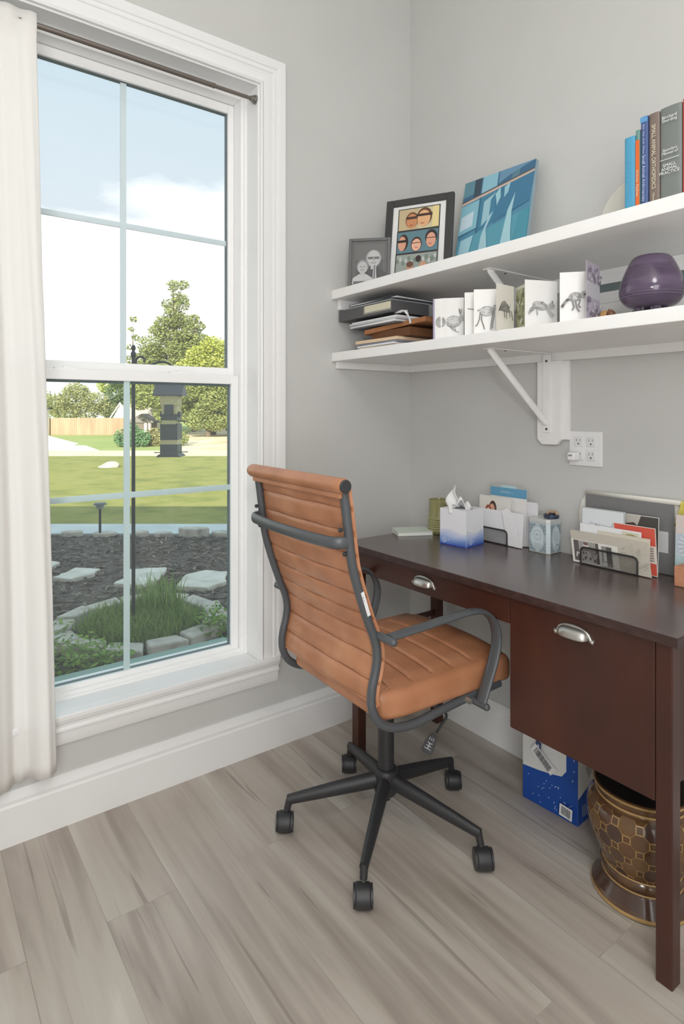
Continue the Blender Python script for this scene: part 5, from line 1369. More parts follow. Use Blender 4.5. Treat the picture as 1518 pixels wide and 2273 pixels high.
PS = [(p.x, p.z) for p in smooth_path([(r, 0, z) for r, z in PU], 3)]
b = MB(); b.lathe([(.1115, .2842), (.107, .281), (.1035, .27), (.1025, .255), (.119, .21), (.099, .10), (.001, .092)], UC, 72); ui = b.build('inner_wall', mat('inner_black', (30, 26, 24), .3), ur, True, smooth=60)  # near-black inner wall set just inside the body
b = MB(); b.lathe(PS, UC, 72); ub = b.build('body', M_urn, ur, True, smooth=60)
for z_, r_, w_ in ((.008, .1232, .0045), (.052, .0980, .0022), (.0815, .0970, .0028), (.2565, .1125, .0030), (.279, .1180, .0028)):
    b = MB(); b.lathe([(r_ - .0005, z_ - w_), (r_ + .0012, z_), (r_ - .0005, z_ + w_)], UC, 72); b.build('gold_band', M_ugold, ub, True, smooth=60)
b = MB(); b.lathe([(r + .0006, z) for r, z in PS if .018 <= z <= .049 and r > .09], UC, 72); b.build('foot_glaze', M_ubr, ub, True, smooth=60)
def urn_r(z):
    for (r0, z0), (r1, z1) in zip(PS[:-1], PS[1:]):
        if z0 <= z <= z1 and r0 > .09: return r0 + (r1 - r0) * (z - z0) / max(z1 - z0, 1e-6)
    return .11
def honey():
    g = MB(); fl = MB(); NC = 14; da = 2 * pi / NC; hz = .059; z0 = .090; rows = 3
    def P(u, v, lift): 
        z = min(.248, max(.086, z0 + v * hz)); r = urn_r(z) + lift; t = u * da
        return (UC[0] + r * cos(t), UC[1] + r * sin(t), z)
    def seg(p, q):
        n = 5; du, dv = q[0] - p[0], q[1] - p[1]; 
        dd = math.hypot(du, dv) or 1; nu_, nv_ = -dv / dd * .020, du / dd * .020
        vs = []
        for i in range(n + 1):
            f = i / n; u, v = p[0] + du * f, p[1] + dv * f
            vs += [P(u - nu_, v - nv_, .0007), P(u + nu_, v + nv_, .0007)]
        g.add(vs, [(2 * i, 2 * i + 1, 2 * i + 3, 2 * i + 2) for i in range(n)])
    c = .29
    mats_ = [mat('urn_tile_%d' % k, q_, .15, spec=.6) for k, q_ in enumerate(((104, 74, 50), (80, 60, 52), (114, 84, 54), (92, 66, 48)))]
    for i in range(NC):
        for j in range(-1, 7):
            # octagons of a 4.8.8 tiling turned by 45 degrees
            ox, oy = i + .5 * (j % 2), j * .5 - .1
            O8 = [(-.5, -.5 + c), (-.5 + c, -.5), (.5 - c, -.5), (.5, -.5 + c), (.5, .5 - c), (.5 - c, .5), (-.5 + c, .5), (-.5, .5 - c)]
            pts = [(ox + (a - b_) / 2, oy + (a + b_) / 2) for a, b_ in O8]
            if all(p[1] < 0 or p[1] > 2.7 for p in pts): continue
            for k in range(8): seg(pts[k], pts[(k + 1) % 8])
            cc = P(ox, oy, .0004); ring_ = []
            for k in range(8):
                for f in (0, .5): 
                    p, q2 = pts[k], pts[(k + 1) % 8]; ring_.append(P(p[0] + (q2[0] - p[0]) * f, p[1] + (q2[1] - p[1]) * f, .0004))
            mid = []
            for k in range(8):
                for f in (0, .5):
                    p, q2 = pts[k], pts[(k + 1) % 8]; u, v = p[0] + (q2[0] - p[0]) * f, p[1] + (q2[1] - p[1]) * f
                    mid.append(P(ox + (u - ox) * .5, oy + (v - oy) * .5, .0004))
            vs = [cc] + mid + ring_
            fs = []
            for k in range(16):
                k2 = (k + 1) % 16; fs.append((0, 1 + k, 1 + k2)); fs.append((1 + k, 17 + k, 17 + k2, 1 + k2))
            fl.add(vs, fs, mats_[(i * 3 + j * 5) % 4])
    fl.build('glaze_tiles', None, ub, True, smooth=60)
    g.build('honeycomb_lines', M_ugold, ub, True, smooth=60)
honey()
# ============================================================ OUTDOORS
M_lawn = nmat('lawn_grass', [(112, 114, 48), (130, 130, 55), (144, 139, 68), (130, 126, 64)], (1.6, 1.6, 1.6), .9, .08, detail=8, bscale=(40, 40, 40), lo=.3, hi=.72)
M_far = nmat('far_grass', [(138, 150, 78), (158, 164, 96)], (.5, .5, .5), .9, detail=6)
M_mulch = nmat('mulch', [(60, 53, 50), (92, 82, 75), (124, 112, 104)], (34, 34, 34), .95, .8, detail=8, bscale=(50, 50, 50), lo=.35, hi=.75)
M_path = nmat('concrete_path', [(186, 190, 192), (204, 206, 206)], (2, 2, 2), .85)
M_road = nmat('pale_road', [(206, 188, 158), (220, 204, 176)], (.6, .6, .6), .9)
M_drive = nmat('driveway_concrete', [(214, 206, 204), (226, 218, 214)], (.4, .4, .4), .85)
M_sand = nmat('sandy_track', [(196, 168, 130), (224, 206, 178), (206, 178, 140), (160, 130, 92)], (.35, .35, .35), .9, detail=6)
M_stone = nmat('flagstone', [(186, 180, 170), (204, 198, 188), (214, 209, 200)], (6, 6, 6), .85, .15, bscale=(20, 20, 20))
M_block = nmat('garden_block', [(154, 147, 140), (182, 174, 164), (196, 188, 177)], (9, 9, 9), .9, .3, bscale=(40, 40, 40))
def ground(name, pts, z0, z1, m, label, kind='structure'):
    b = MB(); P = [tuple(yard(r, d))[:2] for r, d in pts]; b.prism(P, (0, 0, z0), (1, 0, 0), (0, 1, 0), (0, 0, z1 - z0))
    o = b.build(name, m); o['kind'] = kind; o['label'] = label; return o
ground('lawn', [(-30, 8.45), (30, 8.45), (30, 21.6), (-30, 21.6)], -.5, -.302, M_lawn, 'mown front lawn beyond the path')
ground('mulch_bed', [(-14, 1.0), (14, 1.0), (14, 7.72), (-14, 7.72)], -.5, -.304, M_mulch, 'dark mulch bed below the window')
ground('garden_path', [(-14, 7.78), (14, 7.78), (14, 8.45), (-14, 8.45)], -.5, -.296, M_path, 'pale concrete path along the mulch bed')
ground('road', [(-90, 21.6), (90, 21.6), (90, 24.7), (-90, 24.7)], -.5, -.300, M_road, 'pale tan road across the lawn')
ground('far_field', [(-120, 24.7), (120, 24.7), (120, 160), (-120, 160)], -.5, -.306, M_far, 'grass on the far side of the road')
ground('driveway', [(-22.5, 24.75), (-9.9, 24.75), (-10.6, 26.0), (-12.0, 28.4), (-12.6, 28.5), (-13.1, 30.2), (-20.2, 41.4), (-34, 41.4)], -.34, -.298, M_drive, 'white concrete driveway leading to the wooden fence')
ground('sand_track', [(-7.2, 24.75), (2, 24.75), (4, 40), (-2, 62), (-13, 62), (-11.5, 44)], -.34, -.299, M_sand, 'sandy track running off beside the trees')
# mulch chips
q = random.Random(21); b = MB()
for k in range(5200):
    d = 2.6 + 5.05 * q.random() ** .8; r = -d * .62 + d * .62 * q.random() + .15
    p = yard(r, d); a = q.uniform(0, pi); l, w2 = q.uniform(.014, .045), q.uniform(.005, .013); t = q.uniform(-.5, .5)
    u = Vector((cos(a), sin(a), t * .5)) * l; v = Vector((-sin(a), cos(a), q.uniform(-.4, .4))) * w2; c_ = p + Vector((0, 0, .004 + .012 * q.random()))
    b.add([c_ - u - v, c_ + u - v, c_ + u + v, c_ - u + v], [(0, 1, 2, 3)])
tag(b.build('mulch_chips', leafmat('chips', [(56, 49, 46), (92, 80, 73), (124, 110, 100), (160, 148, 136), (66, 58, 54)])), 'loose bark chips over the mulch bed', 'mulch', kind='stuff')
# stepping stones
def flat_stone(label, pts, z=GZ - .01, h=.045, name='stepping_stone', group='stepping stones in the mulch', m=None):
    b = MB(); cx_ = sum(p[0] for p in pts) / len(pts); cy_ = sum(p[1] for p in pts) / len(pts)
    q = random.Random(len(label)); P = []
    for i in range(len(pts)):
        a, c_ = pts[i], pts[(i + 1) % len(pts)]
        for k in range(4):
            f = k / 4; j = .014; P.append((a[0] + (c_[0] - a[0]) * f + q.uniform(-j, j), a[1] + (c_[1] - a[1]) * f + q.uniform(-j, j)))
    b.prism(P, (0, 0, z), (1, 0, 0), (0, 1, 0), (0, 0, h)); o = b.build(name, m or M_stone, bevel=.008); tag(o, label, 'stone', group); return o
flat_stone('left stepping stone in the mulch, reached by the curtain side', [(-.69, 4.10), (-.56, 3.95), (-.36, 4.02), (-.25, 4.16), (-.42, 4.36), (-.56, 4.22)])
flat_stone('middle stepping stone crossed by the feeder pole', [(-.29, 3.58), (-.10, 3.36), (.10, 3.50), (.30, 3.84), (-.02, 3.98), (-.14, 3.72)])
flat_stone('right stepping stone nearest the chair', [(.12, 3.17), (.34, 2.95), (.56, 3.05), (.70, 3.34), (.56, 3.52), (.34, 3.48)])
flat_stone('far stepping stone half behind the curtain', [(-.72, 4.72), (-.60, 4.56), (-.50, 4.68), (-.62, 4.84)])
EDGE = 'edging rocks between mulch and path'
q = random.Random(8)
for k, (r0, d0, l, h_, lab) in enumerate(((-3.40, 7.66, .30, .06, 'low edging rock at the left end of the path edge'), (-2.98, 7.64, .34, .05, 'flat edging rock left of the window grid'), (-2.55, 7.66, .22, .06, 'small edging rock right of the solar light'),
        (-2.25, 7.64, .26, .05, 'edging rock just right of the feeder pole'), (-1.86, 7.62, .42, .11, 'large raised edging rock by the path at the right'), (-1.50, 7.64, .30, .06, 'edging rock at the right end beside the frame'))):
    P = []
    for i in range(9):
        a = 2 * pi * i / 9; p = yard(r0 + l * .5 * cos(a) * q.uniform(.85, 1.1), d0 + .09 * sin(a) * q.uniform(.8, 1.1)); P.append((p.x, p.y))
    b = MB(); b.prism(P, (0, 0, GZ - .02), (1, 0, 0), (0, 1, 0), (0, 0, .02 + h_)); tag(b.build('edging_rock', M_block, bevel=.018), lab, 'rock', EDGE)
# ring of garden blocks
RC = Vector((-.42, 2.40, GZ)); NB = 13; proto = None
labs = ['garden block at the right of the ring', 'garden block at the back right of the ring, behind the iris leaves', 'garden block at the back of the ring right of the pole', 'garden block at the back of the ring behind the pole', 'garden block at the back left of the ring', 'garden block at the far left of the ring', 'garden block at the left of the ring', 'garden block at the front left of the ring', 'long garden block at the front, left of the window grid', 'garden block at the front of the ring behind the grid bar', 'garden block at the front right of the ring', 'garden block at the near right corner of the ring, by the weeds', 'garden block low at the right of the ring under the leaves']
for k in range(NB):
    a = radians(-36.2 + 360 * k / NB)
    rr = .53
    if proto is None:
        b = MB(); b.prism([(-.075, -.105), (.070, -.135), (.075, .135), (-.075, .105)], (0, 0, 0), (1, 0, 0), (0, 1, 0), (0, 0, .085)); proto = b.build('garden_block', M_block, bevel=.014); o = proto
    else:
        o = proto.copy(); COL.objects.link(o)
    o.location = (RC.x + rr * cos(a), RC.y + rr * sin(a), GZ - .012 + .006 * sin(k * 2.3)); o.rotation_euler = (.05 * sin(k), .04 * cos(2 * k), a + .06 * sin(3 * k))
    tag(o, labs[k], 'block', 'blocks of the round planter')
def blades(name, c, rad, n, hl, w_, m, seed, label, cat, lean=.5, kind='stuff', flatc=None):
    q = random.Random(seed); b = MB()
    for k in range(n):
        t = q.uniform(0, 2 * pi); r = rad * q.random() ** .5
        p = Vector((c[0] + r * cos(t), c[1] + r * sin(t), c[2])); h_ = q.uniform(*hl); a = q.uniform(0, 2 * pi)
        d = Vector((cos(a), sin(a), 0)); s_ = Vector((-d.y, d.x, 0)) * w_; ln = q.uniform(.1, lean) * h_
        m1 = p + Vector((0, 0, h_ * .6)) + d * ln * .4; tp = p + Vector((0, 0, h_ * q.uniform(.85, 1))) + d * ln
        b.add([p - s_, p + s_, m1 + s_ * .8, m1 - s_ * .8, tp], [(0, 1, 2, 3), (3, 2, 4)])
    o = b.build(name, m); tag(o, label, cat, kind=kind); return o
M_moss = leafmat('ring_grass', [(100, 128, 66), (124, 150, 78), (144, 166, 94), (114, 138, 82)])
M_iris = leafmat('iris_leaf', [(116, 146, 82), (138, 164, 96), (156, 178, 112)])
M_weed = leafmat('weed_leaf', [(92, 124, 62), (120, 152, 70), (148, 176, 84)])
blades('ground_cover', (-.44, 2.36, GZ + .02), .40, 2600, (.05, .16), .0035, M_moss, 1, 'feathery green ground cover filling the block ring', 'plant', .9)
blades('iris_clump', (-.20, 2.55, GZ + .02), .14, 120, (.20, .36), .006, M_iris, 2, 'tall bladed iris clump at the back right of the ring', 'plant', .5)
blades('grass_tuft', (-.30, 2.75, GZ), .08, 60, (.14, .30), .004, M_iris, 6, 'thin grass tuft behind the ring by the pole', 'plant', .6)
def weed(label, c, rad, n, seed, hmax):
    q = random.Random(seed); b = MB()
    for k in range(n):
        t = q.uniform(0, 2 * pi); r = rad * q.random() ** .5; p = Vector((c[0] + r * cos(t), c[1] + r * sin(t), GZ + q.uniform(.02, hmax)))
        a = q.uniform(0, 2 * pi); u = Vector((cos(a), sin(a), q.uniform(-.3, .5))) * q.uniform(.012, .034); v = Vector((-sin(a), cos(a), q.uniform(-.3, .3))) * q.uniform(.006, .014)
        b.add([p - u, p - v, p + u, p + v], [(0, 1, 2, 3)])
    for k in range(8):
        t = q.uniform(0, 2 * pi); r = rad * .6 * q.random(); p = Vector((c[0] + r * cos(t), c[1] + r * sin(t), GZ)); b.add([p, p + Vector((.004, 0, 0)), p + Vector((.02 * q.uniform(-1, 1), .02, hmax))], [(0, 1, 2)])
    tag(b.build('weed', M_weed), label, 'plant', 'weeds around the planter')
weed('leafy weed in the bottom left corner beside the curtain', (-1.02, 1.92, 0), .22, 420, 1, .16)
weed('leafy weed in front of the ring near the left blocks', (-.83, 1.78, 0), .16, 260, 2, .14)
weed('bushy weed at the right of the ring beside the window frame', (-.02, 1.92, 0), .17, 420, 3, .20)
weed('small weed left of the ring at mid height', (-1.02, 2.6, 0), .20, 120, 4, .08)
# dry irrigation line lying in the mulch
# ---- shepherd hook with bird feeder
M_iron = mat('hook_iron', (46, 50, 52), .5)
hk = thing('shepherd_hook', 'black iron shepherd hook standing in the round planter', 'garden hook', (-.475, 2.40, GZ))
X0, Y0 = -.475, 2.40
b = MB(); b.cyl((X0, Y0, GZ), (X0, Y0, 1.66), .0135, 12); b.build('pole', M_iron, hk, True, smooth=40)
b = MB(); b.lathe([(.014, 1.655), (.018, 1.66), (.018, 1.685), (.012, 1.69), (.010, 1.70), (.016, 1.712), (.017, 1.722), (.010, 1.738), (.001, 1.742)], (X0, Y0, 0), 16); b.build('finial', M_iron, hk, True, smooth=50)
P = [(.075, 1.605), (.082, 1.622), (.070, 1.638), (.045, 1.640), (.022, 1.620), (.020, 1.592), (.045, 1.572), (.085, 1.566), (.120, 1.574), (.160, 1.598), (.210, 1.610), (.262, 1.602), (.292, 1.578), (.295, 1.545), (.282, 1.525), (.262, 1.530)]
b = MB(); b.tube(smooth_path([(X0 + p * .96, Y0 - p * .06, z + .018) for p, z in P], 6), .0078, 8); b.tube(smooth_path([(X0 + p * .96, Y0 - p * .06, z) for p, z in ((.013, 1.47), (.05, 1.50), (.10, 1.545), (.15, 1.60))], 6), .0066, 8); b.build('scroll_arm', M_iron, hk, True, smooth=60)
FX, FY = X0 + .272, Y0 - .016
bf = thing('bird_feeder', 'tall clear tube bird feeder with a dark roof hanging from the hook', 'bird feeder', (FX, FY, .93))
M_fe = mat('feeder_dark', (84, 90, 90), .5); M_fr = mat('feeder_roof', (92, 92, 98), .5); M_seed = nmat('bird_seed', [(196, 188, 140), (214, 206, 162)], (50, 50, 50), .8)
ru, rv = RT, FW
def ob(b, c, hu, hv, z0_, z1_, m=None):
    c = Vector(c); b.obox(c - ru * hu - rv * hv + Vector((0, 0, z0_ - c.z)), ru * hu * 2, rv * hv * 2, (0, 0, z1_ - z0_), m)
FC = Vector((FX, FY, 1.2))
b = MB(); O = FC + Vector((0, 0, 1.378 - 1.2))
b.prism([(-.075, 0), (.075, 0), (.075, .008), (0, .10), (-.075, .008)], O - RT * .115, FW, (0, 0, 1), RT * .215); b.build('roof', M_fr, bf, True, bevel=.002)
b = MB(); ob(b, FC, .062, .062, 1.31, 1.378); ob(b, FC, .056, .056, 1.245, 1.31); b.build('seed_window', M_seed, bf, True)
b = MB(); ob(b, FC, .034, .064, 1.235, 1.315); ob(b, FC, .060, .060, 1.195, 1.245); ob(b, FC, .064, .064, 1.055, 1.175); b.build('tube_body', M_fe, bf, True, bevel=.003)
b = MB(); ob(b, FC, .050, .066, 1.170, 1.198); ob(b, FC, .062, .060, 1.020, 1.058); b.build('seed_window', M_seed, bf, True)
b = MB(); ob(b, FC, .064, .064, .945, 1.022); b.prism([(-.090, .93), (.090, .93), (.070, .95), (-.070, .95)], Vector((FX, FY, 0)) - FW * .08, RT, (0, 0, 1), FW * .16); b.build('base_tray', M_fe, bf, True, bevel=.003)
for z_ in (.958, 1.185):
    b = MB(); b.cyl(Vector((FX, FY, z_)) - RT * .125, Vector((FX, FY, z_ + .006)) + RT * .125, .0032, 8); b.build('perch', M_iron, bf, True)
for s in (-1, 1):
    b = MB(); ob(b, FC + RT * s * .066, .010, .03, 1.225, 1.262); b.build('seed_port', M_fe, bf, True, bevel=.002)
b = MB(); b.tube([(FX, FY, 1.475), (FX - .004, FY, 1.50), (FX - .008, FY, 1.535)], .0025, 6); b.build('hanger', M_iron, bf, True)
# ---- solar path light
sp_ = yard(-3.03, 7.60)
sl = thing('solar_light', 'black solar stake light at the edge of the path', 'light', tuple(sp_))
b = MB(); b.cyl(sp_, sp_ + Vector((0, 0, .36)), .016, 12); b.build('stake', M_iron, sl, True, smooth=40)
b = MB(); b.cyl(sp_ + Vector((0, 0, .35)), sp_ + Vector((0, 0, .40)), .045, 16, r2=.05); b.build('lens', mat('lens_grey', (150, 156, 150), .4), sl, True, smooth=40)
b = MB(); b.cyl(sp_ + Vector((0, 0, .40)), sp_ + Vector((0, 0, .425)), .085, 20, r2=.065); b.build('cap', mat('cap_dark', (84, 90, 92), .4), sl, True, smooth=40)
# ---- boulder on the lawn
bp_ = yard(-6.65, 17.3); b = MB(); b.sphere((bp_.x, bp_.y, GZ), .30, 10, sc=(1, 1, .42)); o = b.build('boulder', M_block, smooth=60)
for v in o.data.vertices: v.co.z += .05 * sin(9 * v.co.x + 5 * v.co.y)
tag(o, 'lone grey boulder in the middle of the lawn', 'rock')
# ---- wooden fence : panels of pickets
M_fence = nmat('cedar_fence', [(150, 124, 100), (166, 138, 112), (178, 150, 124)], (3, 3, .4), .85)
fn = thing('wooden_fence', 'long cedar privacy fence across the road', 'fence', tuple(yard(-17, 41.5)))
b = MB(); r = -24.0; q = random.Random(12)
while r < -14.85:
    w2 = .14; b.obox(yard(r, 41.5), RT * w2, FW * .03, (0, 0, 1.16 + .02 * q.random())); r += .146
b.build('pickets', M_fence, fn, True)
b = MB(); b.obox(yard(-24, 41.55, GZ + .3), RT * 9.15, FW * .05, (0, 0, .09)); b.obox(yard(-24, 41.55, GZ + .95), RT * 9.15, FW * .05, (0, 0, .09)); b.build('rails', M_fence, fn, True)
# ---- neighbour's house and shed
hs = thing('house', 'cream gabled house behind the fence', 'house', tuple(yard(-15, 44)))
M_stucco = mat('cream_siding', (232, 216, 200), .8); M_rf = mat('shingle_roof', (186, 166, 150), .9); M_wt = mat('white_fascia', (240, 236, 230), .6)
zb_, D0 = GZ, 43.4
Y00 = Vector((YARD0.x, YARD0.y, 0))
b = MB(); b.prism([(-16.35, zb_), (-15.35, zb_), (-15.35, .92), (-15.85, 1.80), (-16.35, .92)], Y00 + FW * D0, RT, (0, 0, 1), FW * 1.2); b.build('gable_wall', M_stucco, hs, True)
b = MB(); b.prism([(-16.62, .70), (-15.85, 1.84), (-15.1, .70), (-15.1, .82), (-15.85, 1.98), (-16.62, .82)], Y00 + FW * (D0 - .1), RT, (0, 0, 1), FW * .09); b.build('fascia', M_wt, hs, True)
b = MB(); b.prism([(D0 + .2, .75), (D0 + 1.3, 1.84), (D0 + 2.4, .75), (D0 + 2.4, .65), (D0 + .2, .65)], Y00 + RT * -15.85, FW, (0, 0, 1), RT * 2.3); b.build('roof', M_rf, hs, True)
b = MB(); b.obox(yard(-15.3, D0 + .5), RT * 1.7, FW * 1.4, (0, 0, 1.0)); b.build('side_wall', M_stucco, hs, True)
sh = thing('shed', 'dark garden shed with a pale window beside the house', 'shed', tuple(yard(-14, 41.6)))
D1 = 41.6
b = MB(); b.prism([(-14.5, zb_), (-13.05, zb_), (-13.05, .70), (-13.72, 1.08), (-14.5, .70)], Y00 + FW * D1, RT, (0, 0, 1), FW * 1.2); b.build('wall', mat('shed_brown', (116, 104, 92), .9), sh, True)
b = MB(); b.prism([(-14.7, .60), (-13.72, 1.16), (-12.9, .60), (-12.9, .54), (-14.7, .54)], Y00 + FW * (D1 - .1), RT, (0, 0, 1), FW * 1.4); b.build('roof', mat('shed_roof', (124, 118, 112), .9), sh, True)
b = MB(); b.obox(yard(-13.55, D1 - .03, -.1), RT * .42, FW * .04, (0, 0, .66)); wd_ = b.build('door', mat('shed_pale', (214, 204, 196), .7), sh, True)
b = MB(); b.obox(yard(-13.36, D1 - .05, -.1), RT * .09, FW * .03, (0, 0, .66)); b.build('door_gap', mat('shed_dark', (96, 78, 68), .8), wd_, True)
# ---- mail lamp post at the far left
lp = thing('lamp_post', 'white post with a dark cap at the fence end', 'post', tuple(yard(-20.05, 41.0)))
b = MB(); b.obox(yard(-20.25, 41.0), RT * .34, FW * .3, (0, 0, 1.75)); b.build('post', M_wt, lp, True)
b = MB(); b.obox(yard(-20.35, 40.9, 1.45), RT * .62, FW * .5, (0, 0, .14)); b.build('cap', M_iron, lp, True)
# ---- trees and shrubs
def foliage(b, blobs, n, leaf, q, flat=.7):
    tot = sum(r_ ** 2 for _, r_ in blobs)
    for c_, r_ in blobs:
        for k in range(int(n * r_ ** 2 / tot)):
            t = q.uniform(0, 2 * pi); u = q.uniform(-1, 1); s_ = math.sqrt(1 - u * u); rr = r_ * (.35 + .65 * q.random() ** .45)
            p = c_ + Vector((s_ * cos(t), s_ * sin(t), u * flat)) * rr
            a = q.uniform(0, 2 * pi); e_ = q.uniform(-1, 1); l = leaf * q.uniform(.6, 1.3)
            d1 = Vector((cos(a), sin(a), e_ * .7)).normalized(); d2 = d1.cross(Vector((q.uniform(-1, 1), q.uniform(-1, 1), q.uniform(-1, 1)))).normalized()
            b.add([p - d1 * l, p - d2 * l * .6, p + d1 * l, p + d2 * l * .6], [(0, 1, 2, 3)])
M_bark = nmat('bark', [(92, 80, 66), (122, 108, 90)], (6, 6, 1), .95)
def tree(label, r, d, blobs, n, leaf, m, trunk=.22, seed=1, name='tree', flat=.7, branches=True, hbase=None):
    base = yard(r, d); t = thing(name, label, 'tree' if name == 'tree' else 'shrub', tuple(base), group='trees beyond the road' if name == 'tree' else 'shrubs beyond the road')
    q = random.Random(seed); B = [(base + RT * x + FW * y + Vector((0, 0, z)), rr) for x, y, z, rr in blobs]
    b = MB(); foliage(b, B, n, leaf, q, flat); b.build('crown', m, t, True)
    if trunk:
        b = MB(); top = max(B, key=lambda k: k[0].z)
        b.tube([base, base + (top[0] - base) * .35, base + (top[0] - base) * .7, top[0]], [trunk, trunk * .8, trunk * .5, trunk * .12], 10)
        if branches:
            for c_, rr in B:
                st_ = base + (top[0] - base) * min(.8, max(.2, (c_.z - base.z) / max(top[0].z - base.z, .1) * .75)); b.tube([st_, (st_ + c_) / 2 + Vector((0, 0, .15)), c_], [trunk * .35, trunk * .22, trunk * .06], 6)
        b.build('trunk', M_bark, t, True, smooth=50)
    return t
L_pine = leafmat('pine_needles', [(118, 132, 80), (146, 156, 92), (164, 168, 106), (130, 140, 92)])
L_yel = leafmat('sunlit_leaf', [(162, 174, 84), (186, 192, 96), (200, 200, 116), (144, 158, 84)])
L_mid = leafmat('mid_leaf', [(134, 148, 86), (162, 168, 102), (180, 180, 118), (118, 134, 86)])
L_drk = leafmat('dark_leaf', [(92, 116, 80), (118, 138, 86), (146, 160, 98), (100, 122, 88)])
L_olive = leafmat('olive_leaf', [(150, 154, 104), (172, 172, 116), (184, 180, 128), (136, 142, 104)])
q = random.Random(31)
pine = []
for z, w2 in ((1.6, 2.3), (2.6, 2.7), (3.6, 2.9), (4.6, 2.9), (5.6, 2.6), (6.6, 2.3), (7.6, 1.9), (8.5, 1.3), (9.4, .95), (10.3, .75), (11.1, .6)):
    nb_ = 7 if w2 > 1 else 3
    for k in range(nb_):
        a = 2 * pi * k / nb_ + z * 1.7; pine.append((w2 * (1.35 if z < 7 else 1.12) * cos(a) * q.uniform(.45, 1.05), w2 * sin(a) * q.uniform(.2, .5), z * 1.05 + q.uniform(-.45, .45), q.uniform(.55, .95) * (1.5 if w2 > 2 else 1.0 if w2 > 1 else .7)))
tree('tall ragged pine rising highest above the meeting rail', -13.5, 49.5, pine, 36000, .10, L_pine, .26, 3)
tree('slender pine top just right of the tallest pine', -11.7, 48.0, [(0, 0, 9.0, .45), (.3, 0, 8.4, .6), (-.5, 0, 7.8, .7), (.5, .2, 7.2, .9), (-.2, 0, 6.4, 1.2), (.8, 0, 5.6, 1.2), (-.8, 0, 5.2, 1.4), (0, 0, 4.0, 2.0), (-1.2, 0, 6.4, 1.0), (1.0, 0, 6.8, .8)], 9500, .10, L_pine, .2, 5)
tree('wispy young pine left of the tall one, crossed by the grid', -17.2, 50.0, [(0, 0, 9.2, .35), (-.15, 0, 8.4, .3), (.2, 0, 7.7, .4), (-.2, 0, 6.9, .35), (.1, 0, 6.2, .4), (0, 0, 5.2, .4)], 300, .11, L_pine, .08, 6)
tree('bright yellow green tree at the right edge of the upper pane', -8.9, 42.0, [(0, 0, 6.2, .9), (-.9, 0, 5.5, 1.0), (.8, .3, 5.4, 1.1), (-1.7, 0, 4.7, .9), (.2, 0, 4.4, 1.5), (1.4, 0, 4.2, 1.2), (-.8, -.2, 3.7, 1.2), (-2.2, 0, 3.8, .8)], 10500, .09, L_yel, .2, 7)
tree('broad tree behind the bird feeder with sunlit lower boughs', -11.6, 40.2, [(0, 0, 4.0, 1.2), (-1.4, 0, 3.5, 1.1), (1.4, .2, 3.6, 1.2), (-.6, -.3, 2.6, 1.2), (.9, -.3, 2.5, 1.2), (2.2, 0, 2.8, 1.1), (-1.7, 0, 2.3, .9), (0, 0, 1.6, 1.0), (1.5, 0, 1.5, .9)], 11000, .09, L_mid, .22, 9)
tree('right hand oak leaning over the sandy track', -8.5, 38.5, [(0, 0, 3.6, 1.2), (1.3, 0, 3.1, 1.2), (-1.1, -.1, 2.9, .9), (.5, -.4, 2.3, 1.0), (1.7, -.2, 2.0, 1.0), (-.2, -.3, 1.7, .8), (2.3, 0, 2.8, 1.0), (-.6, -.3, 1.0, .8), (.6, -.3, .9, .8), (1.6, 0, 1.0, .8)], 12500, .08, L_mid, .18, 10)
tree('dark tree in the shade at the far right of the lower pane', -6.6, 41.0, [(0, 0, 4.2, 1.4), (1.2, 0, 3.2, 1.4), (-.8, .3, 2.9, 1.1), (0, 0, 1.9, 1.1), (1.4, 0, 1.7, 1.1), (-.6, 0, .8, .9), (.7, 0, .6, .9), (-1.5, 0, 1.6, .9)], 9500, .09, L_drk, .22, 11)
tree('rounded olive tree behind the fence at the left', -20.8, 47.5, [(0, 0, 2.6, 1.4), (-1.6, 0, 2.2, 1.2), (1.5, 0, 2.3, 1.2), (-.7, -.3, 1.6, 1.1), (.9, -.3, 1.7, 1.1), (0, 0, 3.2, 1.0), (2.4, 0, 1.8, .9)], 9500, .08, L_olive, .2, 12)
tree('dark leafy tree between the olive tree and the house', -17.9, 48.5, [(0, 0, 3.2, 1.1), (.7, 0, 2.4, 1.1), (-.5, -.2, 2.0, 1.0), (.2, 0, 3.9, .8), (.9, .2, 3.4, .8), (-.1, -.3, 1.3, .9), (1.4, 0, 1.6, .9)], 8500, .08, L_drk, .2, 13)
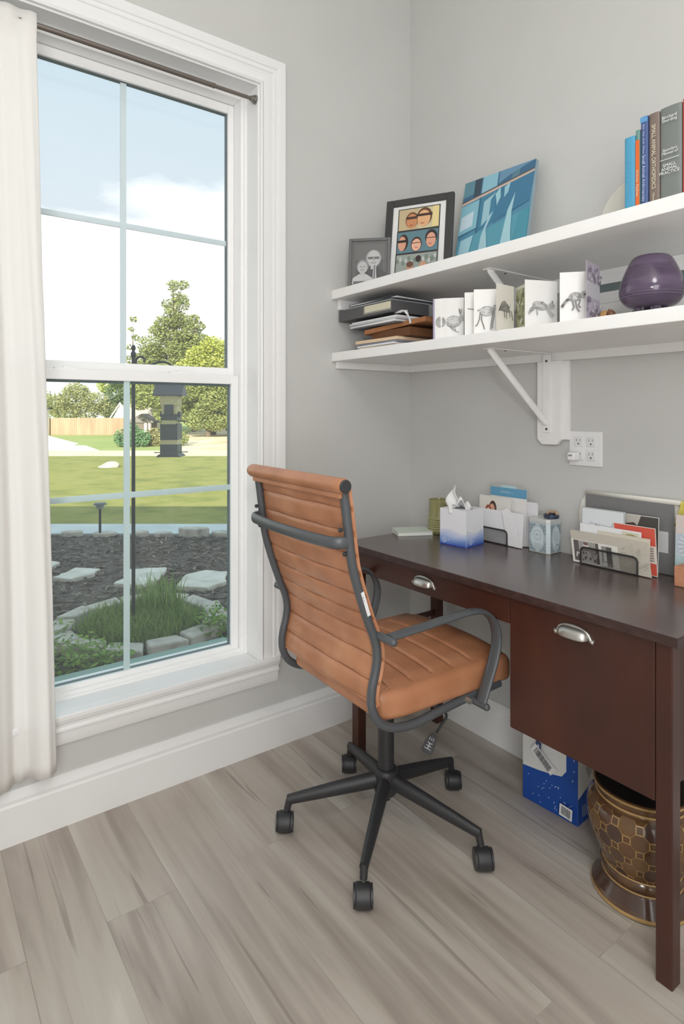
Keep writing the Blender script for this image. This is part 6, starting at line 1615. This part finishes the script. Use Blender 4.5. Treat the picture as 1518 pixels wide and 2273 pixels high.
tree('pale tree top showing over the meeting rail left of the pole', -19.6, 57.0, [(0, 0, 5.6, .7), (-1.0, 0, 5.1, .8), (1.0, 0, 5.2, .8), (0, 0, 4.3, 1.5), (-2.4, 0, 4.0, 1.0), (2.2, 0, 4.4, 1.1), (3.2, 0, 3.6, 1.2)], 7000, .10, L_yel, .2, 14)
tree('tree line far left behind the curtain edge', -27.5, 54.0, [(0, 0, 2.6, 1.8), (2.2, 0, 2.0, 1.4), (-2, 0, 2.4, 1.6)], 3500, .11, L_mid, .2, 15)
tree('low tree behind the shed roof', -14.6, 52.0, [(0, 0, 2.7, 1.3), (-1.2, 0, 2.2, 1.1), (1.3, 0, 2.4, 1.2), (0, 0, 1.3, 1.1), (-2.2, 0, 1.7, .9)], 6000, .09, L_mid, .2, 16)
tree('distant tree closing the end of the sandy track', -10.5, 61.0, [(0, 0, 2.6, 2.0), (-2, 0, 2.0, 1.6), (2.2, 0, 2.2, 1.8), (0, 0, 1.0, 1.6), (-2.2, 0, .8, 1.3), (2.4, 0, .9, 1.4)], 6500, .12, L_olive, .3, 17)
# roadside shrubs
tree('reedy green shrub at the road behind the hook pole', -9.45, 27.4, [(0, 0, .45, .42), (-.5, 0, .4, .36), (.45, 0, .4, .36), (0, 0, .75, .3), (-.3, 0, .15, .35), (.35, 0, .15, .35)], 2600, .06, leafmat('reed_green', [(92, 128, 90), (116, 150, 104), (140, 166, 116)]), 0, 18, 'shrub', 1.1)
tree('tan grassy shrub just left of the bird feeder', -8.65, 28.0, [(0, 0, .4, .40), (.35, 0, .3, .32), (-.3, 0, .35, .3), (.1, 0, .1, .4)], 1800, .06, leafmat('tan_grass', [(150, 146, 96), (176, 168, 118), (186, 176, 130)]), 0, 19, 'shrub', 1.1)
tree('leafy shrub right of the bird feeder by the track', -7.75, 28.0, [(0, 0, .5, .40), (.4, 0, .35, .3), (-.2, 0, .9, .35), (.1, 0, 1.4, .3), (0, 0, .1, .4)], 2200, .06, L_mid, 0, 20, 'shrub', 1.0)
tree('low scrub bush beyond the sandy track', -6.4, 42.0, [(0, 0, .6, .8), (1.2, 0, .5, .7), (-1.0, 0, .5, .6)], 2200, .09, L_drk, 0, 22, 'shrub', .8)
